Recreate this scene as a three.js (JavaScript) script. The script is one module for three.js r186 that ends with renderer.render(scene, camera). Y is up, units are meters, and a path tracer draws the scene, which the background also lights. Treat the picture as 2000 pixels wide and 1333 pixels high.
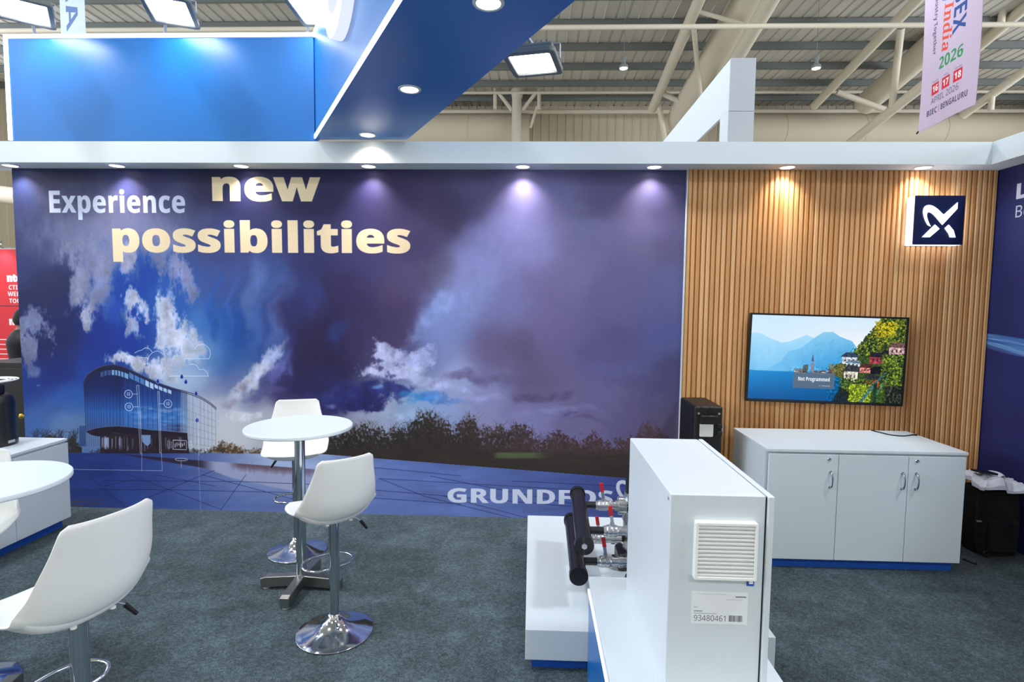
import * as THREE from 'three';
import { RoundedBoxGeometry } from 'three/addons/geometries/RoundedBoxGeometry.js';
import { mergeGeometries } from 'three/addons/utils/BufferGeometryUtils.js';
import { MarchingCubes } from 'three/addons/objects/MarchingCubes.js';
import { RectAreaLightUniformsLib } from 'three/addons/lights/RectAreaLightUniformsLib.js';

// ---------------------------------------------------------------- camera, light, exposure
RectAreaLightUniformsLib.init();
const D2R = Math.PI / 180, FOCAL = 1090;
const scene = new THREE.Scene();
scene.background = new THREE.Color(0x15171a);
const camera = new THREE.PerspectiveCamera(2 * Math.atan(666.5 / FOCAL) / D2R, 2000 / 1333, 0.05, 200);
camera.position.set(0, 1.7, 4.3);
camera.rotation.set(-4.0 * D2R, 2.0 * D2R, 0.62 * D2R, 'YXZ');
camera.updateMatrixWorld(true);
const renderer = new THREE.WebGLRenderer({ antialias: true });
renderer.toneMapping = THREE.LinearToneMapping;
renderer.toneMappingExposure = 1.13;
renderer.shadowMap.enabled = true;

const LIGHT = {
  bay: 140,          // hall high-bay lamps (radiance of the glowing face)
  flood: 11,         // booth flood lamps
  spot: 1.9,        // recessed downlights in the white beam
  clerestory: 6.5,     // daylight through the high strip windows of the hall
  soffit: 1.4,       // recessed downlights in the blue canopy
};
const HALL = { x0: -21, x1: 21, z0: -20, z1: 16, roof: 10 };
const BAYS = [];     // high-bay lamps in a grid under the hall roof
for (const z of [-5.2, 3.5, 11.5]) for (const x of [-15, -5, 5, 15]) BAYS.push([x, 9.1, z]);

// ---------------------------------------------------------------- helpers
// a pixel of the photograph -> the point where its ray meets a plane x, y or z = value
const RM = new THREE.Matrix4().extractRotation(camera.matrixWorld);
const rayOf = (u, v) => new THREE.Vector3((u - 1000) / FOCAL, -(v - 666.5) / FOCAL, -1).applyMatrix4(RM);
function at(u, v, axis, value) {
  const d = rayOf(u, v), t = (value - camera.position[axis]) / d[axis];
  return camera.position.clone().addScaledVector(d, t);
}
function seeded(s) { return () => { s = (s + 0x6d2b79f5) | 0; let t = Math.imul(s ^ (s >>> 15), 1 | s); t = (t + Math.imul(t ^ (t >>> 7), 61 | t)) ^ t; return ((t ^ (t >>> 14)) >>> 0) / 4294967296; }; }
const rnd = seeded(77);
const V = (x, y, z) => new THREE.Vector3(x, y, z);

const taken = new Map();
function numbered(name) {
  const n = taken.get(name) ?? 0; taken.set(name, n + 1);
  return n ? name + '_' + String(n).padStart(3, '0') : name;
}
const shade = (o) => { o.castShadow = true; o.receiveShadow = true; return o; };
function thing(name, label, category, [x, y, z] = [0, 0, 0], turn = 0, group) {
  const o = new THREE.Group(); o.name = numbered(name); scene.add(o);
  o.position.set(x, y, z); o.rotation.y = turn; o.userData = { label, category };
  if (group) o.userData.group = group;
  return o;
}
function structure(name, label) {
  const o = new THREE.Group(); o.name = numbered(name); scene.add(o);
  o.userData = { kind: 'structure', label, category: name.split('_')[0] };
  return o;
}
function part(name, geo, mat, parent, pos, label) {
  const g = Array.isArray(geo) ? mergeGeometries(geo.map((q) => { const r = q.index ? q.toNonIndexed() : q.clone(); for (const k of Object.keys(r.attributes)) if (!['position', 'normal', 'uv'].includes(k)) r.deleteAttribute(k); return r; })) : geo;
  const m = shade(new THREE.Mesh(g, mat)); m.name = name; parent.add(m);
  if (pos) m.position.set(...pos);
  if (label) m.userData.label = label;
  return m;
}
const box = (w, h, d, x = 0, y = 0, z = 0) => boxUv(new THREE.BoxGeometry(w, h, d)).translate(x, y, z);
const rbox = (w, h, d, r, x = 0, y = 0, z = 0) => new RoundedBoxGeometry(w, h, d, 2, Math.min(r, w / 2.01, h / 2.01, d / 2.01)).translate(x, y, z);
const cyl = (r0, r1, h, x = 0, y = 0, z = 0, n = 28) => new THREE.CylinderGeometry(r1, r0, h, n).translate(x, y, z);
function boxUv(g) {   // uv in metres on each face
  const p = g.attributes.position, n = g.attributes.normal, uv = g.attributes.uv;
  for (let i = 0; i < p.count; i++) {
    const ax = Math.abs(n.getX(i)), ay = Math.abs(n.getY(i));
    if (ax > 0.5) uv.setXY(i, p.getZ(i), p.getY(i)); else if (ay > 0.5) uv.setXY(i, p.getX(i), p.getZ(i)); else uv.setXY(i, p.getX(i), p.getY(i));
  }
  return g;
}
function rod(a, b, r, n = 14, r2 = r) {   // a round bar between two points
  const d = b.clone().sub(a), g = new THREE.CylinderGeometry(r2, r, d.length(), n);
  g.applyQuaternion(new THREE.Quaternion().setFromUnitVectors(V(0, 1, 0), d.normalize()));
  return g.translate((a.x + b.x) / 2, (a.y + b.y) / 2, (a.z + b.z) / 2);
}
const tube = (pts, r, seg = 40, n = 10, closed = false) => new THREE.TubeGeometry(new THREE.CatmullRomCurve3(pts, closed), seg, r, n, closed);
const lathe = (pts, n = 40) => new THREE.LatheGeometry(pts.map(([x, y]) => new THREE.Vector2(x, y)), n);
function prism(poly, h) {   // plan outline [[x, z]...] raised by h from y = 0
  const s = new THREE.Shape(poly.map(([x, z]) => new THREE.Vector2(x, -z)));
  return new THREE.ExtrudeGeometry(s, { depth: h, bevelEnabled: false }).rotateX(-Math.PI / 2);
}
function rectLight(color, intensity, w, h, pos, target) {
  const l = new THREE.RectAreaLight(color, intensity, w, h);
  l.position.copy(pos); l.lookAt(target); scene.add(l); return l;
}
function spotLight(color, intensity, pos, target, angle, penumbra, radius = 1) {
  const l = new THREE.SpotLight(color, intensity, 0, angle, penumbra);
  l.position.copy(pos); l.target.position.copy(target); l.castShadow = true; l.shadow.radius = radius;
  scene.add(l); scene.add(l.target); return l;
}

// ---------------------------------------------------------------- procedural textures
function hash2(x, y) { let h = Math.imul(x, 374761393) + Math.imul(y, 668265263); h = Math.imul(h ^ (h >>> 13), 1274126177); return ((h ^ (h >>> 16)) >>> 0) / 4294967296; }
function vnoise(x, y) {
  const xi = Math.floor(x), yi = Math.floor(y), fx = x - xi, fy = y - yi;
  const ux = fx * fx * (3 - 2 * fx), uy = fy * fy * (3 - 2 * fy);
  const a = hash2(xi, yi), b = hash2(xi + 1, yi), c = hash2(xi, yi + 1), d = hash2(xi + 1, yi + 1);
  return a + (b - a) * ux + (c - a) * uy + (a - b - c + d) * ux * uy;
}
function fbm(x, y, o = 4) { let s = 0, a = 0.5, n = 0; for (let i = 0; i < o; i++) { s += a * vnoise(x, y); n += a; x = x * 2.03 + 17.1; y = y * 2.03 + 9.7; a *= 0.5; } return s / n; }
const clamp01 = (t) => (t < 0 ? 0 : t > 1 ? 1 : t), sstep = (a, b, t) => { t = clamp01((t - a) / (b - a)); return t * t * (3 - 2 * t); };
function canvasOf(w, h) { const c = document.createElement('canvas'); c.width = w; c.height = h; return c; }
function canvasTex(c, repeat) {
  const t = new THREE.CanvasTexture(c); t.colorSpace = THREE.SRGBColorSpace; t.magFilter = THREE.LinearFilter;
  if (repeat) { t.wrapS = t.wrapT = THREE.RepeatWrapping; t.repeat.set(...repeat); }
  return t;
}
function pixelTex(w, h, fn, repeat, srgb = true) {
  const data = new Uint8Array(w * h * 4);
  for (let y = 0; y < h; y++) for (let x = 0; x < w; x++) {
    const c = fn(x / w, y / h, x, y), i = (y * w + x) * 4;
    data[i] = c[0]; data[i + 1] = c[1]; data[i + 2] = c[2]; data[i + 3] = 255;
  }
  const t = new THREE.DataTexture(data, w, h); t.magFilter = THREE.LinearFilter; t.needsUpdate = true;
  if (srgb) t.colorSpace = THREE.SRGBColorSpace;
  t.wrapS = t.wrapT = THREE.RepeatWrapping; if (repeat) t.repeat.set(...repeat);
  return t;
}

// ---------------------------------------------------------------- materials
const std = (o) => new THREE.MeshStandardMaterial(o), phys = (o) => new THREE.MeshPhysicalMaterial(o);
const glow = (hex, k) => std({ color: 0x111111, emissive: hex, emissiveIntensity: k, roughness: 0.6 });
const orangePeel = pixelTex(256, 256, (u, v, x, y) => { const k = 120 + 60 * fbm(x / 5, y / 5, 3); return [k, k, k]; }, [4, 4], false);
const M = {
  laminate: phys({ color: 0xdae5ea, roughness: 0.42, clearcoat: 0.15, clearcoatRoughness: 0.3, bumpMap: orangePeel, bumpScale: 0.00012 }),
  laminateEdge: std({ color: 0xd2dde2, roughness: 0.5 }),
  paintWhite: std({ color: 0xdee7ea, roughness: 0.6, bumpMap: orangePeel, bumpScale: 0.0002 }),
  paintGrey: std({ color: 0xb4b7bc, roughness: 0.75 }),
  powder: phys({ color: 0xd3dbe0, roughness: 0.38, clearcoat: 0.2, clearcoatRoughness: 0.35, bumpMap: orangePeel, bumpScale: 0.00015 }),
  plasticWhite: phys({ color: 0xf0f1ee, roughness: 0.38, clearcoat: 0.25, clearcoatRoughness: 0.25 }),
  cushion: phys({ color: 0xf2f2f2, roughness: 0.5, sheen: 0.2, sheenRoughness: 0.5 }),
  chrome: std({ color: 0xc9cdd2, metalness: 1, roughness: 0.1 }),
  steel: std({ color: 0xa5a39c, metalness: 1, roughness: 0.3 }),
  zinc: std({ color: 0xc8cccd, metalness: 0.85, roughness: 0.28 }),
  brass: std({ color: 0xc9a84e, metalness: 1, roughness: 0.25 }),
  blueEdge: std({ color: 0x1c55b8, roughness: 0.45 }),
  blueVinyl: phys({ color: 0x0870c0, roughness: 0.34, clearcoat: 0.3, clearcoatRoughness: 0.25 }),
  blackPipe: phys({ color: 0x141516, roughness: 0.42, clearcoat: 0.2 }),
  blackPlastic: std({ color: 0x101113, roughness: 0.5 }),
  blackCloth: std({ color: 0x0c0c10, roughness: 0.95 }),
  rubber: std({ color: 0x0d0d0e, roughness: 0.7 }),
  hallBeige: std({ color: 0xcfc4ac, roughness: 0.7 }),
  hallTube: std({ color: 0xd8cfba, roughness: 0.6 }),
  hallGrey: std({ color: 0x6d726f, roughness: 0.7 }),
  ledWhite: glow(0xdfe6ff, 3),
  lampFace: glow(0xf4f7ff, 8),
  downFace: glow(0xfff6ea, 6),
};

// ---------------------------------------------------------------- printed graphics (flat print only)
const lin = (c) => (c <= 0.04045 ? c / 12.92 : ((c + 0.055) / 1.055) ** 2.4), unlin = (c) => (c <= 0.0031308 ? c * 12.92 : 1.055 * c ** (1 / 2.4) - 0.055);
function inkGain(ctx, w, h, gain) {   // strength of the ink over a whole sheet
  const lut = new Uint8Array(256).map((_, i) => Math.round(255 * Math.min(1, unlin(lin(i / 255) * gain))));
  const im = ctx.getImageData(0, 0, w, h), d = im.data;
  for (let i = 0; i < d.length; i += 4) { d[i] = lut[d[i]]; d[i + 1] = lut[d[i + 1]]; d[i + 2] = lut[d[i + 2]]; }
  ctx.putImageData(im, 0, 0);
}
const MURAL = { x0: -4.075, x1: 1.145, y0: 0, y1: 2.70 };
function paintMural() {
  const W = 2048, S = W / (MURAL.x1 - MURAL.x0), H = Math.round((MURAL.y1 - MURAL.y0) * S);
  const c = canvasOf(W, H), g = c.getContext('2d');
  const P = (u, v) => { const p = at(u, v, 'z', 0); return [(p.x - MURAL.x0) * S, (MURAL.y1 - p.y) * S]; };
  // colours of the printed sky, [x, y, r, g, b] in the sheet drawing
  const K = [[30, 400, 38, 48, 92], [30, 520, 30, 42, 95], [60, 600, 8, 20, 70], [60, 760, 12, 40, 120], [80, 820, 55, 92, 155], [130, 840, 100, 128, 170],
    [130, 370, 40, 44, 82], [200, 420, 72, 78, 118], [110, 480, 50, 60, 105], [120, 650, 6, 24, 92], [110, 720, 2, 26, 104], [100, 660, 4, 14, 60], [90, 560, 14, 24, 70], [130, 620, 4, 18, 76], [70, 460, 30, 38, 80], [225, 650, 0, 44, 140], [180, 730, 14, 60, 146], [140, 780, 30, 78, 155],
    [200, 680, 0, 36, 124], [190, 640, 0, 32, 118], [250, 540, 0, 50, 140], [260, 570, 0, 58, 150], [330, 600, 30, 80, 160], [350, 420, 70, 76, 118], [280, 360, 36, 40, 88],
    [400, 640, 60, 110, 180], [400, 690, 130, 160, 205], [380, 730, 165, 185, 212], [440, 560, 52, 70, 130], [440, 480, 48, 58, 110], [500, 420, 36, 38, 82], [420, 360, 30, 32, 70],
    [430, 640, 18, 72, 150], [470, 640, 12, 62, 140], [430, 700, 14, 66, 140], [430, 750, 90, 100, 150], [430, 800, 180, 186, 200], [450, 850, 195, 198, 205], [520, 850, 170, 172, 185],
    [520, 640, 40, 66, 130], [530, 560, 50, 74, 132], [580, 600, 34, 38, 92], [600, 500, 38, 42, 92], [620, 400, 34, 34, 76], [640, 650, 32, 26, 66], [620, 720, 32, 24, 62], [560, 760, 40, 36, 84],
    [640, 780, 32, 30, 78], [690, 600, 48, 42, 86], [720, 500, 50, 48, 96], [700, 400, 44, 42, 86], [760, 420, 48, 42, 84], [800, 480, 58, 50, 92], [760, 590, 64, 52, 90], [800, 560, 72, 62, 102], [780, 630, 58, 46, 84],
    [860, 420, 62, 56, 90], [860, 520, 82, 78, 112], [850, 640, 110, 128, 184], [900, 580, 122, 136, 192], [930, 520, 122, 126, 180], [980, 440, 118, 118, 172], [1040, 480, 126, 124, 178], [940, 380, 78, 74, 112],
    [1040, 400, 104, 102, 150], [1120, 440, 108, 106, 148], [1120, 540, 112, 106, 150], [1000, 600, 110, 112, 164], [1060, 620, 108, 100, 148], [1180, 380, 86, 82, 124], [1240, 460, 96, 92, 132], [1310, 380, 66, 64, 104], [1310, 480, 84, 80, 120],
    [1200, 580, 98, 92, 140], [1310, 580, 90, 92, 140], [960, 690, 94, 86, 128], [1020, 680, 88, 78, 114], [1080, 660, 98, 90, 136], [1180, 680, 86, 82, 130], [1290, 660, 86, 90, 146], [1310, 740, 72, 70, 112],
    [740, 830, 150, 160, 190], [820, 820, 130, 160, 200], [880, 820, 130, 150, 195], [900, 760, 140, 150, 195], [960, 760, 120, 122, 168], [1040, 750, 92, 82, 120], [1040, 800, 120, 118, 168], [1120, 830, 104, 98, 140], [1180, 780, 100, 94, 140], [1240, 800, 88, 82, 124], [1310, 830, 84, 76, 104], [940, 840, 128, 128, 165], [680, 850, 150, 155, 175]];
  // clouds: [cx, cy, rx, ry, turn, r, g, b, strength, softness, streak]
  const B = [[195, 445, 120, 66, 0, 104, 108, 142, 0.85, 0.85, 1], [215, 500, 60, 50, 0, 112, 116, 150, 0.6, 0.7, 1], [290, 450, 70, 44, 0, 104, 108, 146, 0.6, 0.85, 1], [150, 555, 26, 62, -6, 126, 130, 160, 0.9, 0.5, 1], [178, 520, 40, 70, 0, 112, 116, 148, 0.7, 0.6, 1], [172, 610, 20, 30, 0, 150, 154, 180, 0.95, 0.4, 1],
    [200, 555, 22, 60, 0, 118, 122, 156, 0.8, 0.5, 1], [247, 500, 18, 36, 4, 138, 142, 176, 0.9, 0.4, 1], [238, 530, 12, 28, 0, 140, 144, 178, 0.7, 0.4, 1], [318, 480, 40, 40, 0, 106, 112, 152, 0.8, 0.6, 1], [352, 540, 22, 44, -20, 128, 132, 172, 0.85, 0.4, 1],
    [338, 520, 24, 30, 0, 118, 122, 160, 0.7, 0.5, 1], [62, 640, 32, 36, 0, 98, 106, 142, 0.95, 0.35, 1], [70, 675, 26, 26, 0, 108, 114, 148, 0.9, 0.35, 1], [60, 718, 18, 14, 0, 92, 104, 146, 0.8, 0.5, 1], [66, 752, 12, 4, 0, 82, 102, 156, 0.7, 0.5, 0],
    [248, 590, 18, 26, 10, 160, 166, 196, 0.95, 0.35, 1], [268, 610, 22, 26, -25, 168, 174, 202, 0.95, 0.35, 1], [256, 630, 14, 20, 0, 156, 162, 194, 0.85, 0.4, 1], [322, 625, 26, 46, -8, 182, 188, 212, 0.95, 0.35, 1], [345, 670, 34, 32, 20, 186, 192, 214, 0.95, 0.4, 1],
    [310, 650, 18, 36, 0, 178, 184, 210, 0.9, 0.35, 1], [372, 680, 22, 20, 0, 172, 182, 208, 0.8, 0.5, 1], [238, 698, 22, 18, 20, 182, 186, 208, 0.95, 0.35, 1], [260, 712, 26, 16, 20, 184, 188, 210, 0.95, 0.35, 1], [305, 715, 24, 24, 0, 186, 190, 212, 0.9, 0.35, 1], [330, 730, 30, 14, 0, 176, 186, 210, 0.8, 0.5, 0],
    [332, 590, 5, 26, 0, 160, 168, 205, 0.6, 0.5, 1], [222, 610, 14, 30, 0, 20, 70, 160, 0.7, 0.6, 1],
    [455, 600, 8, 80, 3, 44, 84, 156, 0.5, 0.7, 1], [494, 560, 14, 70, 0, 84, 106, 164, 0.6, 0.7, 1], [418, 600, 9, 60, 0, 24, 74, 154, 0.7, 0.7, 1], [505, 630, 16, 70, 14, 66, 96, 160, 0.55, 0.7, 1], [545, 620, 16, 70, 20, 78, 98, 160, 0.75, 0.6, 1], [545, 560, 30, 40, 0, 62, 84, 142, 0.5, 0.8, 1],
    [520, 700, 10, 40, 34, 160, 174, 210, 0.9, 0.5, 1], [498, 735, 12, 46, 44, 172, 178, 204, 0.95, 0.45, 1], [462, 772, 16, 34, 50, 168, 170, 190, 0.9, 0.5, 0], [540, 715, 18, 44, 30, 96, 100, 168, 0.75, 0.6, 1], [448, 790, 26, 10, -20, 140, 138, 160, 0.7, 0.6, 0], [470, 815, 30, 10, 0, 196, 198, 208, 0.8, 0.5, 0],
    [480, 760, 12, 8, 0, 118, 112, 134, 0.6, 0.6, 0], [520, 770, 34, 10, -12, 80, 78, 130, 0.7, 0.6, 0], [565, 715, 14, 20, 10, 84, 92, 160, 0.7, 0.6, 1],
    [600, 620, 60, 90, 0, 32, 28, 74, 0.6, 0.9, 1], [640, 610, 60, 110, 20, 36, 28, 70, 0.7, 0.9, 0], [700, 640, 60, 60, 40, 46, 36, 78, 0.7, 0.9, 0], [600, 770, 50, 34, 0, 33, 28, 72, 0.85, 0.7, 0], [565, 790, 34, 16, 0, 52, 46, 92, 0.8, 0.7, 0], [650, 655, 20, 30, 10, 34, 56, 118, 0.7, 0.8, 0], [615, 690, 46, 60, 0, 31, 24, 62, 0.7, 0.8, 0], [600, 580, 30, 50, 10, 44, 60, 122, 0.5, 0.8, 1],
    [745, 700, 30, 26, -20, 164, 172, 214, 0.95, 0.35, 0], [765, 690, 24, 20, 0, 168, 174, 214, 0.85, 0.4, 0], [725, 722, 28, 16, 10, 172, 178, 214, 0.95, 0.35, 0], [800, 706, 40, 22, -10, 152, 160, 206, 0.85, 0.5, 0], [780, 726, 40, 12, 0, 166, 172, 210, 0.8, 0.5, 0], [818, 695, 22, 16, 0, 152, 160, 205, 0.7, 0.5, 0],
    [850, 612, 18, 90, 44, 122, 142, 200, 0.7, 0.7, 0], [862, 590, 14, 26, 30, 132, 152, 206, 0.7, 0.6, 0], [905, 575, 40, 90, 44, 122, 136, 192, 0.5, 0.9, 0], [960, 500, 60, 120, 40, 124, 128, 184, 0.4, 1, 0],
    [660, 765, 46, 26, -20, 52, 62, 120, 0.8, 0.6, 0], [700, 770, 62, 36, 0, 36, 40, 98, 0.98, 0.5, 0], [765, 756, 40, 18, 5, 40, 46, 106, 0.95, 0.45, 0], [690, 798, 64, 16, -8, 36, 36, 92, 0.95, 0.45, 0], [780, 772, 20, 12, -20, 44, 50, 110, 0.85, 0.4, 0], [735, 757, 12, 6, 0, 92, 134, 190, 0.8, 0.5, 0], [650, 795, 12, 6, 0, 108, 120, 180, 0.7, 0.6, 0], [640, 740, 40, 30, 0, 34, 34, 84, 0.7, 0.8, 0],
    [840, 782, 50, 12, 4, 52, 128, 198, 0.85, 0.5, 0], [880, 792, 46, 8, 6, 70, 112, 180, 0.8, 0.5, 0], [835, 745, 44, 14, 10, 160, 168, 208, 0.8, 0.5, 0], [880, 762, 40, 8, 10, 152, 160, 204, 0.8, 0.5, 0], [860, 776, 24, 6, 0, 78, 112, 182, 0.7, 0.5, 0], [780, 808, 40, 8, -4, 160, 178, 210, 0.7, 0.6, 0], [905, 740, 50, 10, 0, 98, 92, 134, 0.7, 0.6, 0], [940, 780, 60, 8, -4, 138, 140, 186, 0.6, 0.7, 0],
    [1060, 770, 60, 10, 0, 84, 72, 110, 0.7, 0.7, 0], [1110, 812, 26, 3, -4, 76, 72, 118, 0.7, 0.6, 0], [1090, 800, 70, 8, 0, 124, 126, 178, 0.6, 0.8, 0], [1150, 822, 44, 5, 0, 84, 76, 118, 0.6, 0.7, 0], [1240, 740, 60, 14, -6, 78, 76, 120, 0.5, 0.8, 0], [1200, 720, 60, 20, -10, 92, 92, 146, 0.5, 0.9, 0], [960, 740, 60, 14, 0, 84, 76, 116, 0.6, 0.8, 0], [1290, 790, 30, 20, 0, 78, 76, 116, 0.5, 0.8, 0]]
    .map((b) => ({ x: b[0], y: b[1], rx: b[2], ry: b[3], c: Math.cos(b[4] * D2R), s: Math.sin(b[4] * D2R), col: [b[5], b[6], b[7]], a: b[8], soft: b[9], streak: b[10], R: 1.9 * Math.max(b[2], b[3]) }));
  const im = g.createImageData(W, H), d = im.data, inv = RM.clone().invert(), q = V(0, 0, 0);
  const horizon = (u) => (u < 370 ? 885 : u < 640 ? 885 + (u - 370) * 0.012 : 888.2 + (u - 640) * 0.079);          // where paving meets the trees' feet
  const treeTop = (u) => {
    let t = u < 160 ? 856 : u < 370 ? 872 : u < 520 ? 866 - (u - 370) * 0.05 : u < 700 ? 858 - (u - 520) * 0.12 : u < 860 ? 838 - (u - 700) * 0.12 : u < 990 ? 820 + (u - 860) * 0.07 : 829 + (u - 990) * 0.11;
    if (u > 1240 && u < 1320) t -= 36 * Math.sin((u - 1240) / 80 * Math.PI);
    t += (vnoise(u / 34, 3.3) - 0.5) * 34 + (vnoise(u / 13, 7.1) - 0.5) * 16;
    return t;
  };
  // the smooth sky is laid out on a coarse grid, then refined
  const GX = 140, GY = 72, grid = new Float32Array(GX * GY * 3);
  for (let j = 0; j < GY; j++) for (let i = 0; i < GX; i++) {
    const u = 10 + i * 1340 / (GX - 1), v = 320 + j * 600 / (GY - 1); let w = 0, r = 0, gg = 0, b = 0;
    for (const k of K) { const dx = (u - k[0]), dy = (v - k[1]), e = 1 / ((dx * dx + dy * dy) ** 2 + 1.2e6); w += e; r += e * k[2]; gg += e * k[3]; b += e * k[4]; }
    const o = (j * GX + i) * 3; grid[o] = r / w; grid[o + 1] = gg / w; grid[o + 2] = b / w;
  }
  for (let py = 0; py < H; py++) for (let px = 0; px < W; px++) {
    q.set(MURAL.x0 + (px + 0.5) / S, MURAL.y1 - (py + 0.5) / S, 0).sub(camera.position).applyMatrix4(inv);
    const u = 1000 - FOCAL * q.x / q.z, v = 666.5 + FOCAL * q.y / q.z;
    let r, gg, b;
    const hz = horizon(u);
    const top = v > 770 ? treeTop(u) + (u < 560 ? 0.5 : 1) * ((fbm(u / 9, v / 9, 3) - 0.5) * 26 + (vnoise(u / 2.4, v / 3.2) - 0.5) * 22) : 1e9;
    if (v < hz) {
      const n1 = fbm(u / 60, v / 60, 4) - 0.5, n2 = fbm(u / 60 + 40, v / 60 + 13, 4) - 0.5;
      const wu = u + n1 * 50, wv = v + n2 * 40;
      const gx = Math.min(GX - 1.001, Math.max(0, (wu - 10) / 1340 * (GX - 1))), gy = Math.min(GY - 1.001, Math.max(0, (wv - 320) / 600 * (GY - 1)));
      const xi = gx | 0, yi = gy | 0, fx = gx - xi, fy = gy - yi, o = (yi * GX + xi) * 3, L = (k) => (grid[o + k] * (1 - fx) + grid[o + 3 + k] * fx) * (1 - fy) + (grid[o + GX * 3 + k] * (1 - fx) + grid[o + GX * 3 + 3 + k] * fx) * fy;
      r = L(0); gg = L(1); b = L(2);
      const f1 = fbm(u / 13, v / 34, 4) - 0.5, f2 = fbm(u / 24, v / 15, 4) - 0.5, f3 = fbm(u / 14 + 5, v / 14, 4) - 0.5, f4 = vnoise(u / 2.6, v / 4.2);
      const wob = 1 + f3 * 0.04; r *= wob; gg *= wob; b *= wob;
      for (const k of B) {
        const dx = wu - k.x, dy = wv - k.y;
        if (dx > k.R || dx < -k.R || dy > k.R || dy < -k.R) continue;
        const ex = (dx * k.c + dy * k.s) / k.rx, ey = (dy * k.c - dx * k.s) / k.ry, n = k.streak ? f1 : f2;
        const dist = Math.sqrt(ex * ex + ey * ey) + n * (2.6 - k.soft * 2.2) + f3 * (1.4 - k.soft * 1.4) + (f4 - 0.5) * 0.5 * (1 - k.soft);
        const a = k.a * (1 - sstep(0.72 - k.soft * 0.62, 1.08 + k.soft * 0.5, dist));
        if (a <= 0) continue;
        const tone = 1.02 + (f1 + f3) * 0.55 * (1.15 - k.soft);
        r += (k.col[0] * tone - r) * a; gg += (k.col[1] * tone - gg) * a; b += (k.col[2] * tone - b) * a;
      }
      if (v > top) {   // trees
        const e = sstep(0, 14, v - top), n = fbm(u / 3.4, v / 4.4, 3), gap = sstep(0.55, 0.7, n) * (1 - sstep(12, 60, v - top));
        const far = sstep(760, 1330, u), m = 0.5 * vnoise(u / 2.6, v / 3.4) + 0.5 * fbm(u / 12, v / 12, 2);
        let tr = 34 + 26 * m, tg = 30 + 22 * m, tb = 30 + 18 * m;
        if (u < 560) { const warm = sstep(380, 440, u) * (1 - sstep(500, 580, u)); tr += 70 * warm * m; tg += 44 * warm * m; tb += 6 * warm; }
        tr += far * 26; tg += far * 12; tb += far * 18;
        const a = clamp01(e * (1 - gap * 0.8) + 0.25 * (v > top + 2 ? 1 : 0)) * (u > 1180 ? 1 - 0.35 * sstep(1180, 1330, u) * (1 - sstep(0, 60, v - top)) : 1);
        r += (tr - r) * a; gg += (tg - gg) * a; b += (tb - b) * a;
      }
      if (u > 640 && v > 872) {   // dark lawn at the trees' feet
        const a = sstep(872, 896, v), n = fbm(u / 40, v / 4, 3); r += (44 + n * 12 - r) * a; gg += (37 + n * 12 - gg) * a; b += (36 + n * 8 - b) * a;
        const gr = sstep(960, 975, u) * (1 - sstep(1030, 1080, u)) * sstep(883, 886, v) * (1 - sstep(893, 898, v)) * 0.8; r += (84 - r) * gr; gg += (98 - gg) * gr; b += (66 - b) * gr;
      }
    } else {   // paving
      const t = (v - hz) / (1015 - hz), n = fbm(u / 60, v / 14, 4) - 0.5, lft = 1 - sstep(200, 520, u), far = sstep(900, 1330, u);
      r = 86 + t * 16 - lft * 52 - far * 32; gg = 106 + t * 16 - lft * 52 - far * 42; b = 168 + t * 16 - lft * 48 - far * 40;
      const mid = Math.exp(-(((u - 560) / 130) ** 2)) * (1 - sstep(0.1, 0.9, t)); r += 70 * mid; gg += 66 * mid; b += 40 * mid;
      const k = 1 + n * 0.22; r *= k; gg *= k; b *= k;
      const y0 = 888 + (u - 240) * 0.078, y1 = 888.5 + (u - 240) * (0.165 + 0.05 * sstep(390, 460, u)), pool = u > 240 && u < 660 ? sstep(y0 - 0.7, y0 + 0.7, v) * (1 - sstep(y1 - 1, y1 + 1, v)) * (1 - 0.6 * sstep(560, 660, u)) : 0;
      if (pool) { const w = sstep(385, 425, u), tw = (1 - sstep(y0 + 2, y0 + 15 + 8 * vnoise(u / 3, 2), v)) * w * sstep(440, 470, u), pr = 42 + w * 116 - tw * 60, pg = 32 + w * 132 - tw * 90, pb = 52 + w * 146 - tw * 110, a = pool * 0.9; r += (pr - r) * a; gg += (pg - gg) * a; b += (pb - b) * a; }
      if (v > hz + 86 && u < 240 && u > 120) { const a = 0.7 * sstep(hz + 86, hz + 96, v) * sstep(0.45, 0.6, fbm(u / 30, v / 2, 3)) * (1 - sstep(190, 235, u)); r += (96 - r) * a; gg += (70 - gg) * a; b += (54 - b) * a; }
    }
    const i = (py * W + px) * 4; d[i] = Math.max(0, Math.min(255, r)); d[i + 1] = Math.max(0, Math.min(255, gg)); d[i + 2] = Math.max(0, Math.min(255, b)); d[i + 3] = 255;
  }
  g.putImageData(im, 0, 0);
  const path = (pts, close = true) => { g.beginPath(); pts.forEach((p, i) => (i ? g.lineTo(...P(...p)) : g.moveTo(...P(...p)))); if (close) g.closePath(); };
  const curve = (pts, n = 24) => { const k = new THREE.CatmullRomCurve3(pts.map(([x, y]) => V(x, y, 0))); return k.getPoints(n).map((p) => [p.x, p.y]); };
  const line = (pts, w, col) => { path(pts, false); g.lineWidth = w; g.strokeStyle = col; g.stroke(); };
  g.lineJoin = g.lineCap = 'round';
  // twigs above the tree tops
  const tr = seeded(5);
  for (let i = 0; i < 420; i++) {
    const u = 560 + tr() * 520, v = treeTop(u) + 10, l = 6 + tr() * 16, a = (tr() - 0.5) * 1.2;
    line([[u, v], [u + Math.sin(a) * l * 0.5, v - l * 0.6], [u + Math.sin(a * 1.6) * l, v - l]], 0.8, 'rgba(58,46,46,0.7)');
  }
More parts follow.
